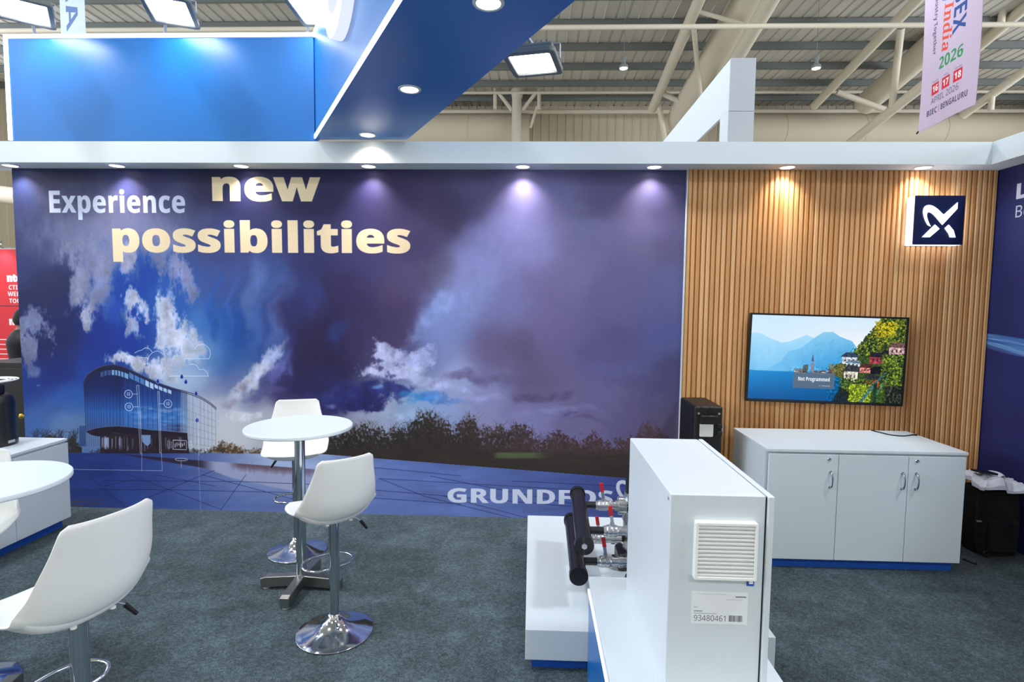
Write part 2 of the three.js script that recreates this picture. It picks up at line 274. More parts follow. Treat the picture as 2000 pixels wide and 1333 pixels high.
  for (const [u, v, s] of [[85, 846, 18], [118, 846, 12], [146, 846, 14], [70, 848, 14]]) for (let i = 0; i < 26; i++) { const a = (tr() - 0.5) * 2.6, l = s * (0.5 + tr()); line([[u + (tr() - 0.5) * s, v + 10], [u + Math.sin(a) * l * 0.5, v], [u + Math.sin(a) * l * 0.8 + (tr() - 0.5) * 4, v - Math.cos(a) * l * 0.55]], 1, 'rgba(30,32,46,0.6)'); }
  // paving joints
  const J = 'rgba(30,34,84,0.75)';
  for (const l of [[[176, 933.5], [243, 988]], [[237, 922], [434, 996.5]], [[419, 919], [284, 974.6]], [[480.5, 927.7], [431, 996.5]], [[138, 957], [325, 957], [586, 963], [900, 985]], [[202, 939], [469, 941], [700, 950]], [[395, 928], [586, 979], [680, 1004]], [[202, 950], [268, 936]], [[300, 927], [420, 950]], [[640, 905], [900, 930]], [[740, 935], [830, 970], [1000, 1012]], [[640, 950], [1240, 1000]], [[740, 935], [1300, 968]], [[860, 968], [1030, 1012]], [[840, 930], [1250, 1010]], [[1000, 940], [1320, 955]]]) line(l, 1.7, J);
  // curved glass building
  const roof = curve([[163, 749], [167, 738], [176, 728], [199, 716], [223, 713], [243, 718], [278, 734], [308, 747.5], [337, 758], [366, 766], [390, 775], [410, 787], [422, 797]], 80);
  const sole = curve([[366, 846], [322, 842], [293, 840], [255, 835], [223, 833], [187, 837], [167, 843]], 40);
  const main = roof.filter(([x]) => x <= 366);
  path([[155, 832], [168, 832], [168, 872], [155, 872]]); g.fillStyle = 'rgb(52,80,130)'; g.fill();
  path([[168, 842], [200, 842], [200, 874], [168, 874]]); g.fillStyle = 'rgba(96,120,160,0.8)'; g.fill(); for (let u = 157; u < 198; u += 4.3) line([[u, 836], [u, 872]], 1.2, 'rgba(30,48,90,0.7)');
  path([...main, [366, 846], ...sole]);
  const gr = g.createLinearGradient(...P(163, 780), ...P(366, 790));
  gr.addColorStop(0, 'rgb(10,26,78)'); gr.addColorStop(0.14, 'rgb(8,36,112)'); gr.addColorStop(0.36, 'rgb(8,34,104)'); gr.addColorStop(0.4, 'rgb(16,66,150)'); gr.addColorStop(0.62, 'rgb(18,70,156)'); gr.addColorStop(0.88, 'rgb(34,76,150)'); gr.addColorStop(1, 'rgb(70,104,164)');
  g.fillStyle = gr; g.fill();
  g.save(); path([...main, [366, 846], ...sole]); g.clip();
  const low = g.createLinearGradient(...P(260, 725), ...P(260, 840)); low.addColorStop(0, 'rgba(6,12,44,0.85)'); low.addColorStop(0.3, 'rgba(8,20,70,0.45)'); low.addColorStop(0.72, 'rgba(60,136,214,0.55)'); low.addColorStop(1, 'rgba(110,140,184,0.5)');
  g.fillStyle = low; g.fillRect(0, 0, W, H);
  for (let i = 0; i < 34; i++) { const u = 262 + tr() * 100, v = 796 + tr() * 36; g.fillStyle = 'rgba(196,210,228,0.13)'; g.beginPath(); const [a2, b2] = P(u, v); g.ellipse(a2, b2, 5 + tr() * 22, 2 + tr() * 5, 0, 0, 7); g.fill(); }
  for (let i = 0; i < 12; i++) { const u = 320 + tr() * 46, v = 828 + tr() * 14; g.fillStyle = 'rgba(60,56,96,0.35)'; g.beginPath(); const [a2, b2] = P(u, v); g.ellipse(a2, b2, 8 + tr() * 14, 3 + tr() * 4, 0, 0, 7); g.fill(); }
  for (let u = 166; u < 368; u += u < 200 ? 4.4 : u < 236 ? 6.4 : 9.6) line([[u, 700], [u + 1.5, 850]], u < 230 ? 1 : 1.3, 'rgba(5,12,40,0.62)');
  for (const v of [770, 800]) line([[163, v], [230, v - 4], [366, v + 8]], 0.8, 'rgba(5,12,40,0.3)');
  g.restore();
  // light drawn wing at its right
  const wing = [...roof.filter(([x]) => x >= 352), [422, 874], [366, 868], [352, 846]];
  path(wing); g.fillStyle = 'rgba(176,188,210,0.42)'; g.fill(); g.save(); path(wing); g.clip();
  for (let u = 354; u < 424; u += 7.4) line([[u, 750], [u + 1, 880]], 1, 'rgba(60,72,116,0.6)');
  for (let k = 0; k < 6; k++) line([[350, 778 + k * 17], [424, 812 + k * 12.5]], 0.9, 'rgba(60,72,116,0.5)');
  g.restore();
  const band = roof.filter(([x]) => x > 194 && x < 336);
  for (let i = 0; i + 2 < band.length; i += 2) { const [a2, b2] = band[i], [c2, e2] = band[i + 2], k = a2 < 250 ? 10 : 6, hh = a2 < 250 ? 10 : a2 < 300 ? 11 : 7; path([[a2 + 1, b2 + k], [c2 - 0.8, e2 + k], [c2 - 0.8, e2 + k + hh], [a2 + 1, b2 + k + hh]]); g.fillStyle = a2 < 212 ? 'rgb(46,74,128)' : a2 < 246 ? 'rgb(104,146,196)' : a2 < 276 ? 'rgb(70,112,172)' : 'rgb(160,188,218)'; g.fill(); }
  line(roof, 2.4, 'rgb(66,56,80)'); line(roof.map(([x, y]) => [x, y + 3]), 2.5, 'rgba(20,22,50,0.7)');
  // recessed ground floor
  path([[196, 846], [366, 850], [370, 886], [196, 886]]); g.fillStyle = 'rgb(40,28,40)'; g.fill();
  for (let i = 0; i < 46; i++) { const u = 198 + tr() * 168, w = 1 + tr() * 2.6, y = 852 + tr() * 6; path([[u, y], [u + w, y], [u + w, 866 + tr() * 16], [u, 866 + tr() * 16]]); g.fillStyle = u < 226 ? 'rgba(150,165,195,0.6)' : tr() > 0.6 ? 'rgba(128,134,166,0.45)' : 'rgba(20,12,22,0.7)'; g.fill(); }
  path([[276, 846], [294, 847], [294, 866], [288, 872], [278, 864]]); g.fillStyle = 'rgb(112,144,190)'; g.fill();
  path([...sole, [167, 843], [178, 850], [192, 853], [223, 846], [280, 850], [366, 851]]); g.fillStyle = 'rgb(28,20,38)'; g.fill();
  line(sole, 1.4, 'rgba(120,130,160,0.7)');
  // thin white symbols
  const ink = 'rgba(225,232,248,0.85)';
  const cloudLine = (pts) => line(curve(pts, 40), 1.6, 'rgba(225,232,248,0.75)');
  cloudLine([[263, 690], [270, 686], [277, 684], [284, 680], [292, 682], [297, 688]]); line([[272, 699], [288, 699]], 1.4, ink); line([[280, 711], [290, 711]], 1.4, ink);
  cloudLine([[288, 712], [289, 700], [297, 690], [308, 686], [318, 692]]);
  cloudLine([[380, 683], [386, 675], [398, 673], [408, 681], [411, 692], [408, 701]]); line([[360, 701], [408, 701]], 1.4, ink);
  cloudLine([[370, 712], [382, 713], [390, 722], [398, 722], [405, 729], [407, 736]]); line([[330, 735], [407, 735]], 1.4, ink);
  const drop = (u, v) => { path(curve([[u, v - 6], [u + 3.4, v + 1], [u, v + 5], [u - 3.4, v + 1], [u, v - 6]], 20)); g.fillStyle = 'rgb(10,40,140)'; g.fill(); g.lineWidth = 1.2; g.strokeStyle = 'rgba(225,232,248,0.6)'; g.stroke(); };
  for (const p of [[308, 745], [355, 736], [363, 746], [383, 769], [385, 821]]) drop(...p);
  line([[267, 753], [271, 753], [277, 886], [274, 886], [267, 753]], 1.3, ink); line([[277, 886], [277, 920]], 1, ink);
  line([[308, 765], [311, 765], [315, 885], [312, 885], [308, 765]], 1.3, ink); line([[315, 885], [317, 920], [135, 917]], 1, ink);
  line([[383, 780], [389, 890]], 1, ink); line([[386, 860], [392, 996]], 1, 'rgba(225,232,248,0.5)');
  for (const [u, v, x2] of [[251, 770, 269], [252, 795, 271], [328, 789, 311]]) { const [a, b] = P(u, v); g.beginPath(); g.arc(a, b, 8 * S / 253, 0, 7); g.lineWidth = 1.7; g.strokeStyle = ink; g.stroke(); g.lineWidth = 1.2; g.strokeRect(a - 4, b - 5, 8, 9); g.beginPath(); g.moveTo(a - 4, b); g.lineTo(a + 4, b); g.stroke(); line([[u + (x2 > u ? 8 : -8), v], [x2, v]], 1.3, ink); }
  path([[338, 860], [364, 861], [364, 879], [338, 878]]); g.lineWidth = 1.8; g.strokeStyle = ink; g.stroke();
  for (let i = 0; i < 6; i++) { const u = 342 + i * 3.6; line([[u, 874 - (i % 3) * 2], [u, 867 - (i % 2) * 2]], 2.4, ink); }
  for (const s of [-1, 1]) for (let k = 0; k < 3; k++) { const [a, b] = P(351, 869.5); g.beginPath(); g.arc(a, b, (18 + k * 3.6) * S / 253, s > 0 ? -0.36 : Math.PI - 0.36, s > 0 ? 0.36 : Math.PI + 0.36); g.lineWidth = 1.4; g.stroke(); }
  { const [a, b] = P(354, 898); g.beginPath(); g.ellipse(a, b, 20, 4, 0, 0, 7); g.lineWidth = 1.4; g.stroke(); line([[354, 899], [354, 914]], 1, ink); }
  // lettering
  const words = (text, u0, u1, vBase, capPx, colour, stroke, font = 'bold 100px sans-serif', tilt = 0) => {
    const a = P(u0, vBase), b = P(u1, vBase + tilt), capH = capPx * S / 253;
    g.save(); g.font = font; g.translate(...a); g.rotate(Math.atan2(b[1] - a[1], b[0] - a[0]));
    const m = g.measureText(text), sx = Math.hypot(b[0] - a[0], b[1] - a[1]) / (m.width - 8), sy = capH / 71.5;
    g.scale(sx, sy); g.fillStyle = g.strokeStyle = colour; g.fillText(text, -4, 0);
    if (stroke) { g.lineJoin = 'miter'; g.lineWidth = stroke; g.strokeText(text, -4, 0); }
    g.restore();
  };
  words('Experience', 95, 362, 415, 42, 'rgb(196,206,236)', 1.5, undefined, 0.5);
  words('new', 413, 619, 391, 56, 'rgb(222,205,172)', 4.5, undefined, 1);
  words('possibilities', 219, 799, 491, 56, 'rgb(214,196,164)', 4.5, undefined, 2);
  words('GRUNDFOS', 874, 1196, 981, 28, 'rgb(205,212,236)', 3, undefined, 5.5);
  // the loop of the emblem at the right of the lettering
  g.lineCap = 'butt';
  for (const pts of [[[1240, 990], [1216, 972], [1207, 955], [1209, 944], [1218, 942], [1230, 950], [1250, 966], [1262, 962], [1290, 940]], [[1208, 1001], [1222, 988], [1238, 975]], [[1262, 980], [1275, 1001]]]) line(curve(pts, 40), 11, 'rgb(205,212,236)');
  inkGain(g, W, H, 1.22);
  return canvasTex(c);
}

function paintScreen() {   // lake, mountains and a village, with the message box of an unprogrammed set
  const W = 1024, H = 576, c = canvasOf(W, H), g = c.getContext('2d'), r = seeded(21);
  const X = (k) => k * W, Y = (k) => k * H;
  const poly = (pts, f) => { g.beginPath(); pts.forEach(([x, y], i) => (i ? g.lineTo(X(x), Y(y)) : g.moveTo(X(x), Y(y)))); g.closePath(); g.fillStyle = f; g.fill(); };
  const grad = (y0, y1, a, b) => { const k = g.createLinearGradient(0, Y(y0), 0, Y(y1)); k.addColorStop(0, a); k.addColorStop(1, b); return k; };
  g.fillStyle = grad(0, 0.4, 'rgb(206,228,244)', 'rgb(240,238,242)'); g.fillRect(0, 0, W, H);
  poly([[0, 0.21], [0.06, 0.215], [0.12, 0.27], [0.2, 0.32], [0.26, 0.3], [0.36, 0.22], [0.42, 0.26], [0.5, 0.5], [0.5, 0.66], [0, 0.66]], grad(0.2, 0.66, 'rgb(170,216,242)', 'rgb(70,166,226)'));
  poly([[0.25, 0.42], [0.33, 0.38], [0.42, 0.24], [0.47, 0.18], [0.53, 0.175], [0.58, 0.23], [0.66, 0.28], [0.75, 0.5], [0.7, 0.68], [0.1, 0.66], [0.2, 0.55]], grad(0.17, 0.66, 'rgb(136,198,232)', 'rgb(36,142,214)'));
  for (let i = 0; i < 90; i++) { const x = 0.3 + r() * 0.38, y = 0.25 + r() * 0.35; poly([[x, y], [x + 0.02 * r(), y + 0.01], [x - 0.03 * r(), y + 0.08 * r()]], 'rgba(20,110,185,0.10)'); }
  poly([[0.02, 0.66], [0.3, 0.56], [0.5, 0.63], [0.52, 0.67], [0, 0.67]], 'rgba(70,160,215,0.6)');
  g.fillStyle = grad(0.655, 1, 'rgb(24,140,208)', 'rgb(0,84,150)'); g.fillRect(0, Y(0.655), W, H);
  g.fillStyle = 'rgba(150,210,240,0.7)'; g.fillRect(X(0.02), Y(0.652), X(0.24), 4);
  const gx = g.createLinearGradient(0, 0, W, 0); gx.addColorStop(0, 'rgba(0,60,140,0)'); gx.addColorStop(0.5, 'rgba(0,70,120,0.3)'); gx.addColorStop(0.7, 'rgba(10,60,70,0.9)'); g.fillStyle = gx; g.fillRect(0, Y(0.67), W, H);
  poly([[0.72, 0.34], [0.8, 0.1], [0.84, 0.0], [1, 0], [1, 1], [0.66, 1], [0.6, 0.72], [0.52, 0.66], [0.55, 0.58], [0.63, 0.5]], 'rgb(56,78,30)');
  const leaf = (n, fn, cols, s) => { s *= 0.72; n *= 1.6; for (let i = 0; i < n; i++) { const [x, y] = fn(); g.fillStyle = cols[(r() * cols.length) | 0]; g.beginPath(); g.ellipse(X(x), Y(y), s * (0.4 + r()), s * (0.4 + r() * 0.7), r() * 3, 0, 7); g.fill(); } };
  leaf(900, () => { const y = r() * 0.45, x0 = 0.84 - y * 0.42; return [x0 + r() * (1 - x0), y]; }, ['rgba(150,150,32,0.8)', 'rgba(70,92,30,0.8)', 'rgba(38,58,26,0.8)', 'rgba(104,122,36,0.8)', 'rgba(24,38,20,0.8)'], 11);
  leaf(120, () => [0.8 + r() * 0.14, 0.04 + r() * 0.18], ['rgba(190,170,20,0.7)', 'rgba(160,150,24,0.7)'], 10);
  leaf(300, () => [0.52 + r() * 0.14, 0.56 + r() * 0.14], ['rgba(110,110,50,0.8)', 'rgba(150,130,60,0.7)', 'rgba(60,66,36,0.8)'], 6);
  const house = (x, y, w, h, wall, top) => { poly([[x, y], [x + w, y], [x + w, y + h], [x, y + h]], wall); poly([[x - w * 0.12, y + 0.005], [x + w * 0.25, y - h * 0.55], [x + w * 0.95, y - h * 0.5], [x + w * 1.12, y + 0.01]], top); for (let k = 0; k < 3; k++) { g.fillStyle = 'rgba(30,24,28,0.7)'; g.fillRect(X(x + w * (0.15 + k * 0.28)), Y(y + h * 0.35), X(w * 0.12), Y(h * 0.3)); } };
  house(0.6, 0.46, 0.1, 0.09, 'rgb(196,205,215)', 'rgb(48,62,84)'); house(0.63, 0.53, 0.09, 0.05, 'rgb(180,196,210)', 'rgb(100,120,140)'); house(0.78, 0.45, 0.1, 0.09, 'rgb(150,60,70)', 'rgb(34,32,44)'); house(0.85, 0.42, 0.08, 0.08, 'rgb(60,46,50)', 'rgb(28,26,32)'); house(0.9, 0.33, 0.1, 0.1, 'rgb(196,160,160)', 'rgb(110,80,76)');
  house(0.62, 0.63, 0.09, 0.13, 'rgb(214,210,190)', 'rgb(52,56,62)'); house(0.72, 0.58, 0.07, 0.07, 'rgb(196,120,110)', 'rgb(80,40,40)'); house(0.79, 0.6, 0.1, 0.06, 'rgb(26,24,30)', 'rgb(20,20,26)'); house(0.75, 0.72, 0.1, 0.1, 'rgb(170,70,44)', 'rgb(44,44,52)'); house(0.7, 0.82, 0.06, 0.05, 'rgb(190,180,170)', 'rgb(130,160,170)');
  for (let i = 0; i < 16; i++) house(0.28 + r() * 0.26, 0.635 + r() * 0.025, 0.02 + r() * 0.02, 0.03, ['rgb(214,190,190)', 'rgb(190,150,140)', 'rgb(226,214,210)'][(r() * 3) | 0], 'rgb(92,70,72)');
  leaf(40, () => [0.35 + r() * 0.03, 0.58 + r() * 0.09], ['rgba(30,34,26,0.9)', 'rgba(60,50,30,0.9)'], 8);
  poly([[0.4, 0.66], [0.4, 0.56], [0.405, 0.55], [0.411, 0.45], [0.417, 0.55], [0.422, 0.56], [0.422, 0.66]], 'rgb(120,110,130)'); poly([[0.402, 0.53], [0.411, 0.44], [0.42, 0.53]], 'rgb(50,52,78)');
  leaf(260, () => [0.6 + r() * 0.22, 0.72 + r() * 0.16], ['rgba(60,84,34,0.75)', 'rgba(30,42,22,0.75)', 'rgba(110,130,50,0.75)'], 9);
  leaf(420, () => [0.86 + r() * 0.14, 0.42 + r() * 0.45], ['rgba(130,150,40,0.8)', 'rgba(76,100,34,0.8)', 'rgba(30,46,22,0.8)'], 11);
  leaf(520, () => { const y = 0.8 + r() * 0.2; return [0.66 + r() * 0.14, y]; }, ['rgba(170,190,40,0.85)', 'rgba(120,146,36,0.85)', 'rgba(80,104,30,0.8)'], 10);
  poly([[0.6, 0.82], [0.67, 0.9], [0.65, 1], [0.56, 1]], 'rgba(24,30,26,0.8)');
  leaf(160, () => [0.9 + r() * 0.1, 0.8 + r() * 0.2], ['rgba(20,28,20,0.9)', 'rgba(60,66,60,0.7)'], 12);
  g.lineCap = 'round'; for (const [a, b, w, col] of [[[0.74, 1], [0.83, 0.76], 20, 'rgb(70,116,120)'], [[0.83, 0.76], [0.89, 0.64], 12, 'rgb(60,96,96)'], [[0.82, 0.98], [0.9, 0.7], 9, 'rgb(70,110,90)'], [[0.83, 0.78], [0.83, 1], 22, 'rgb(24,60,40)']]) { g.beginPath(); g.moveTo(X(a[0]), Y(a[1])); g.lineTo(X(b[0]), Y(b[1])); g.lineWidth = w; g.strokeStyle = col; g.stroke(); }
  { const im = g.getImageData(0, 0, W, H), d = im.data;   // photographic grain: leaves, roofs, rock and ripples
    for (let y = 0; y < H; y++) for (let x = 0; x < W; x++) {
      const u = x / W, v = y / H, i = (y * W + x) * 4, land = u > 0.84 - v * 0.48 && u > 0.52 ? 1 : u > 0.27 && v > 0.6 && v < 0.67 ? 0.8 : 0.02;
      const k = 1 + land * (1.5 * (fbm(x / 7, y / 7, 4) - 0.5) + 0.5 * (vnoise(x / 1.6, y / 1.6) - 0.5)) + (land < 0.5 && v < 0.66 ? 0.12 * sstep(0.22, 0.4, v) * (fbm(x / 30 + 3, y / 60, 4) - 0.5) : 0);
      for (let c2 = 0; c2 < 3; c2++) d[i + c2] = Math.max(0, Math.min(255, d[i + c2] * k));
    }
    g.putImageData(im, 0, 0); }
  { const hz = g.createRadialGradient(X(0.12), Y(0.5), 10, X(0.12), Y(0.5), X(0.5)); hz.addColorStop(0, 'rgba(170,220,250,0.55)'); hz.addColorStop(1, 'rgba(170,220,250,0)'); g.save(); g.beginPath(); g.rect(0, 0, X(0.62), Y(0.652)); g.clip(); g.fillStyle = hz; g.fillRect(0, 0, W, H); g.restore(); }
  g.fillStyle = 'rgba(88,106,126,0.94)'; g.fillRect(X(0.292), Y(0.665), X(0.27), Y(0.19));
  g.fillStyle = 'rgb(232,238,244)'; g.font = 'bold 35px sans-serif'; g.fillText('Not Programmed', X(0.322), Y(0.765), X(0.21));
  g.fillStyle = 'rgba(200,205,212,0.75)'; g.font = '10px sans-serif'; g.fillRect(X(0.462), Y(0.818), 12, 3); g.fillRect(X(0.482), Y(0.817), 54, 4);
  return canvasTex(c);
}

function paintBanner() {   // tall hanging banner, 1.2 x 2.6 m
  const W = 600, H = 1300, c = canvasOf(W, H), g = c.getContext('2d');
  g.fillStyle = 'rgb(186,168,188)'; g.fillRect(0, 0, W, H);
  const put = (t, x, y, font, col, sx = 1, rot = 0, align = 'left') => { g.save(); g.translate(x, y); g.rotate(rot); g.scale(sx, 1); g.font = font; g.fillStyle = col; g.textAlign = align; g.fillText(t, 0, 0); g.restore(); };
  const down = Math.PI / 2, Y = (k) => H - k;   // k: pixels above the banner's lower edge
  put('ng Industry Together', 128, Y(1030), 'bold 52px sans-serif', 'rgb(70,62,84)', 1, down);
  put('ABEX', 330, Y(960), 'bold 168px sans-serif', 'rgb(22,62,128)', 0.98, down);
  put('India', 232, Y(815), 'italic bold 120px serif', 'rgb(206,66,38)', 1.05, down);
  g.strokeStyle = 'rgb(70,96,160)'; g.lineWidth = 4; for (const k of [1, 0.5]) { g.beginPath(); g.ellipse(245, Y(900), 62 * k, 66, 0, 0, 7); g.stroke(); } g.beginPath(); g.moveTo(184, Y(900)); g.lineTo(306, Y(900)); g.stroke();
  put('2026', 205, Y(372), 'bold 112px sans-serif', 'rgb(36,132,74)', 1);
  const days = ['Thursday', 'Friday', 'Saturday'];
  [16, 17, 18].forEach((n, i) => { const x = 130 + i * 122; g.fillStyle = 'rgb(196,30,48)'; g.fillRect(x, Y(296), 84, 78); put(String(n), x + 42, Y(236), 'bold 60px sans-serif', 'rgb(244,236,240)', 1, 0, 'center'); put(days[i], x + 42, Y(304), '18px sans-serif', 'rgb(70,62,84)', 1, 0, 'center'); });
  put('APRIL 2026', 126, Y(158), '58px sans-serif', 'rgb(74,66,90)', 1.05);
  put('BIEC', 80, Y(84), 'bold 56px sans-serif', 'rgb(56,50,78)', 1); g.fillStyle = 'rgb(206,66,58)'; g.fillRect(222, Y(130), 5, 52); put('BENGALURU', 244, Y(84), 'bold 56px sans-serif', 'rgb(56,50,78)', 0.84);
  return canvasTex(c);
}
function paintFarBanner() {
  const c = canvasOf(256, 640), g = c.getContext('2d');
  g.fillStyle = 'rgb(190,205,225)'; g.fillRect(0, 0, 256, 640);
  g.save(); g.translate(64, 240); g.rotate(Math.PI / 2); g.font = 'bold 170px sans-serif'; g.fillStyle = 'rgb(70,104,160)'; g.fillText('MA', 0, 0); g.restore();
  return canvasTex(c);
}
function paintNavyWall() {   // 3 x 2.7 m, u runs from the corner towards the viewer
  const W = 1500, H = 1350, c = canvasOf(W, H), g = c.getContext('2d'), S = 500;
  const bg = pixelField(W, H, (x, y) => { const n = fbm(x / 260, y / 260, 4), k = fbm(x / 90 + 7, y / 300, 3); return [22 + 16 * n, 26 + 20 * n + 6 * k, 74 + 44 * n]; });
  g.putImageData(bg, 0, 0);
  const Y = (m) => (2.7 - m) * S;
  const r = seeded(9);
  for (let i = 0; i < 90; i++) {   // streaked band of water
    const o = (r() - 0.5) * 0.11, a = r(); g.beginPath();
    for (let k = 0; k <= 30; k++) { const x = k / 30 * 3, y = 1.452 - 0.1 * x * 0.9 + o * (0.55 + x * 0.55) + 0.02 * Math.sin(x * 5 + a * 4); if (k) g.lineTo(x * S, Y(y)); else g.moveTo(x * S, Y(y)); }
    g.lineWidth = 2 + r() * 9; g.strokeStyle = ['rgba(60,120,190,0.35)', 'rgba(150,190,225,0.30)', 'rgba(30,80,160,0.45)', 'rgba(205,222,240,0.22)'][(r() * 4) | 0]; g.stroke();
  }
  g.fillStyle = 'rgb(214,220,236)'; g.font = 'bold 68px sans-serif'; g.save(); g.translate(0.172 * S, Y(2.463)); g.scale(1.2, 1.02); g.strokeStyle = g.fillStyle; g.lineWidth = 4; g.fillText('L', 0, 0); g.strokeText('L', 0, 0); g.restore();
  g.font = '56px sans-serif'; g.fillText('Be', 0.176 * S, Y(2.332));
  return canvasTex(c);
}
function pixelField(w, h, fn) { const im = canvasOf(w, h).getContext('2d').createImageData(w, h), d = im.data; for (let y = 0; y < h; y++) for (let x = 0; x < w; x++) { const c = fn(x, y), i = (y * w + x) * 4; d[i] = c[0]; d[i + 1] = c[1]; d[i + 2] = c[2]; d[i + 3] = 255; } return im; }
function paintRedPanel() {
  const c = canvasOf(512, 768), g = c.getContext('2d'); g.fillStyle = 'rgb(205,16,34)'; g.fillRect(0, 0, 512, 768);
  g.fillStyle = 'rgb(240,226,226)'; g.textAlign = 'right';
  g.font = 'bold 30px sans-serif'; g.fillText('CTION', 440, 196); g.fillText('WER IS', 440, 228); g.fillText('TOOLS', 440, 262);
  for (const [y, h] of [[110, 46], [322, 46]]) { g.font = 'bold ' + h + 'px sans-serif'; g.lineWidth = 5; g.strokeStyle = g.fillStyle; g.fillText('ntex', 440, y + 46); g.strokeText('ntex', 440, y + 46); }
  const r = seeded(4); for (let i = 0; i < 9; i++) { g.fillRect(200 + r() * 60, 440 + i * 24, 160 + r() * 90, 4); }
  g.fillStyle = 'rgb(90,8,16)'; g.fillRect(0, 274, 512, 5);
  return canvasTex(c);
}
function paintEnclosureLabel() {
  const c = canvasOf(512, 272), g = c.getContext('2d'); g.fillStyle = 'rgb(232,234,236)'; g.fillRect(0, 0, 512, 272);
  g.fillStyle = 'rgb(92,94,98)'; g.font = '70px sans-serif'; g.fillText('93480461', 20, 250, 320);
  g.fillStyle = 'rgb(54,56,60)'; const r = seeded(3); let x = 345; while (x < 470) { const w = 2 + (r() * 6 | 0); g.fillRect(x, 196, w, 54); x += w + 2 + (r() * 4 | 0); }
  g.fillStyle = 'rgb(150,152,156)'; g.fillRect(20, 160, 80, 10); g.fillRect(20, 182, 210, 5); g.fillRect(20, 128, 30, 6); g.fillStyle = 'rgb(110,112,118)'; g.fillRect(400, 30, 96, 10); g.fillStyle = 'rgb(180,182,186)'; g.fillRect(320, 58, 150, 4); g.fillRect(60, 16, 260, 3);
  return canvasTex(c);
}
function emblemShapes() {   // the crossing-loop emblem in a unit square
  const S = (pts) => new THREE.Shape(pts.map(([x, y]) => new THREE.Vector2(x, y)));
  const bez = (a, b, c2, d2, n = 16) => new THREE.CubicBezierCurve(...[a, b, c2, d2].map((p) => new THREE.Vector2(...p))).getPoints(n).map((p) => [p.x, p.y]);
  const outer = bez([0.17, 0.35], [-0.02, 0.62], [-0.04, 0.92], [0.16, 0.92]).concat(bez([0.16, 0.92], [0.32, 0.92], [0.44, 0.78], [0.6, 0.64]));
  const inner = bez([0.58, 0.36], [0.4, 0.56], [0.28, 0.72], [0.17, 0.72]).concat(bez([0.17, 0.72], [0.09, 0.72], [0.1, 0.54], [0.25, 0.31]));
  const ring = S([...outer, [0.97, 1.0], [0.97, 0.82], ...inner]);
  const leg1 = S([[0.37, 0.36], [0.5, 0.24], [0.24, 0.0], [0.03, 0.0]]);
  const leg2 = S([[0.66, 0.26], [0.76, 0.36], [0.9, 0.2], [0.97, 0.0], [0.82, 0.0], [0.78, 0.1]]);
  return [ring, leg1, leg2];
}

// ---------------------------------------------------------------- the setting
const carpetTex = pixelTex(1024, 1024, (u, v, x, y) => {
  const k = 0.66 + 0.42 * vnoise(x / 1.9, y / 1.9) + 0.5 * (fbm(x / 8, y / 6, 3) - 0.5) + 0.3 * (fbm(x / 70, y / 70, 3) - 0.5), f = (hash2(x, y) - 0.5) * 0.4 + k;
  return [Math.min(255, 82 * f), Math.min(255, 99 * f), Math.min(255, 104 * f)];
}, [0.62, 0.62]);
const carpetBump = pixelTex(512, 512, (u, v, x, y) => { const k = 255 * (0.5 * vnoise(x / 1.7, y / 1.7) + 0.5 * hash2(x, y)); return [k, k, k]; }, [1.3, 1.3], false);
const carpet = std({ map: carpetTex, roughness: 0.96, bumpMap: carpetBump, bumpScale: 0.003 });
const floor = structure('floor', 'dark grey-green needle-felt carpet of the exhibition stand');
part('carpet', box(11.5, 0.02, 9.05, -0.6, -0.01, 4.475), carpet, floor);
const concrete = std({ roughness: 0.7, map: pixelTex(512, 512, (u, v, x, y) => { const k = 150 + 46 * (fbm(x / 60, y / 60, 5) - 0.5); return [k, k, k * 0.97]; }, [0.12, 0.12]) });
const hallFloor = structure('floor_hall', 'pale concrete floor of the exhibition hall behind the stand');
part('concrete_slab', box(HALL.x1 - HALL.x0, 0.2, HALL.z1 - HALL.z0, 0, -0.125, (HALL.z0 + HALL.z1) / 2), concrete, hallFloor);

// hall shell
const sheetMat = [0xc9c4b8, 0xc2beb3, 0xcdc9bf].map((c) => std({ color: c, roughness: 0.65 }));
const ceiling = structure('ceiling', 'ribbed metal sheet roof of the hall on grey purlins');
{
  const w = 1.0, z = HALL.z1 - HALL.z0, prof = new THREE.Shape();
  const pts = [[0, 0], [0.3, 0], [0.32, 0.035], [0.36, 0.035], [0.38, 0], [0.64, 0], [0.66, 0.035], [0.7, 0.035], [0.72, 0], [0.975, 0], [0.985, -0.03], [0.995, -0.03], [1, 0], [1, 0.08], [0, 0.08]];
  pts.forEach(([x, y], i) => (i ? prof.lineTo(x, y) : prof.moveTo(x, y)));
  const sheet = new THREE.ExtrudeGeometry(prof, { depth: z, bevelEnabled: false });
  for (let x = HALL.x0, i = 0; x < HALL.x1 - 0.5; x += w, i++) part('roof_sheet', sheet, sheetMat[(i * 7 + (i >> 2)) % 3], ceiling, [x, HALL.roof, HALL.z0]);
  const purlin = box(HALL.x1 - HALL.x0, 0.2, 0.1);
  for (let zz = -18.75; zz < HALL.z1; zz += 1.5) part('purlin', purlin, M.hallGrey, ceiling, [0, HALL.roof - 0.13, zz]);
}
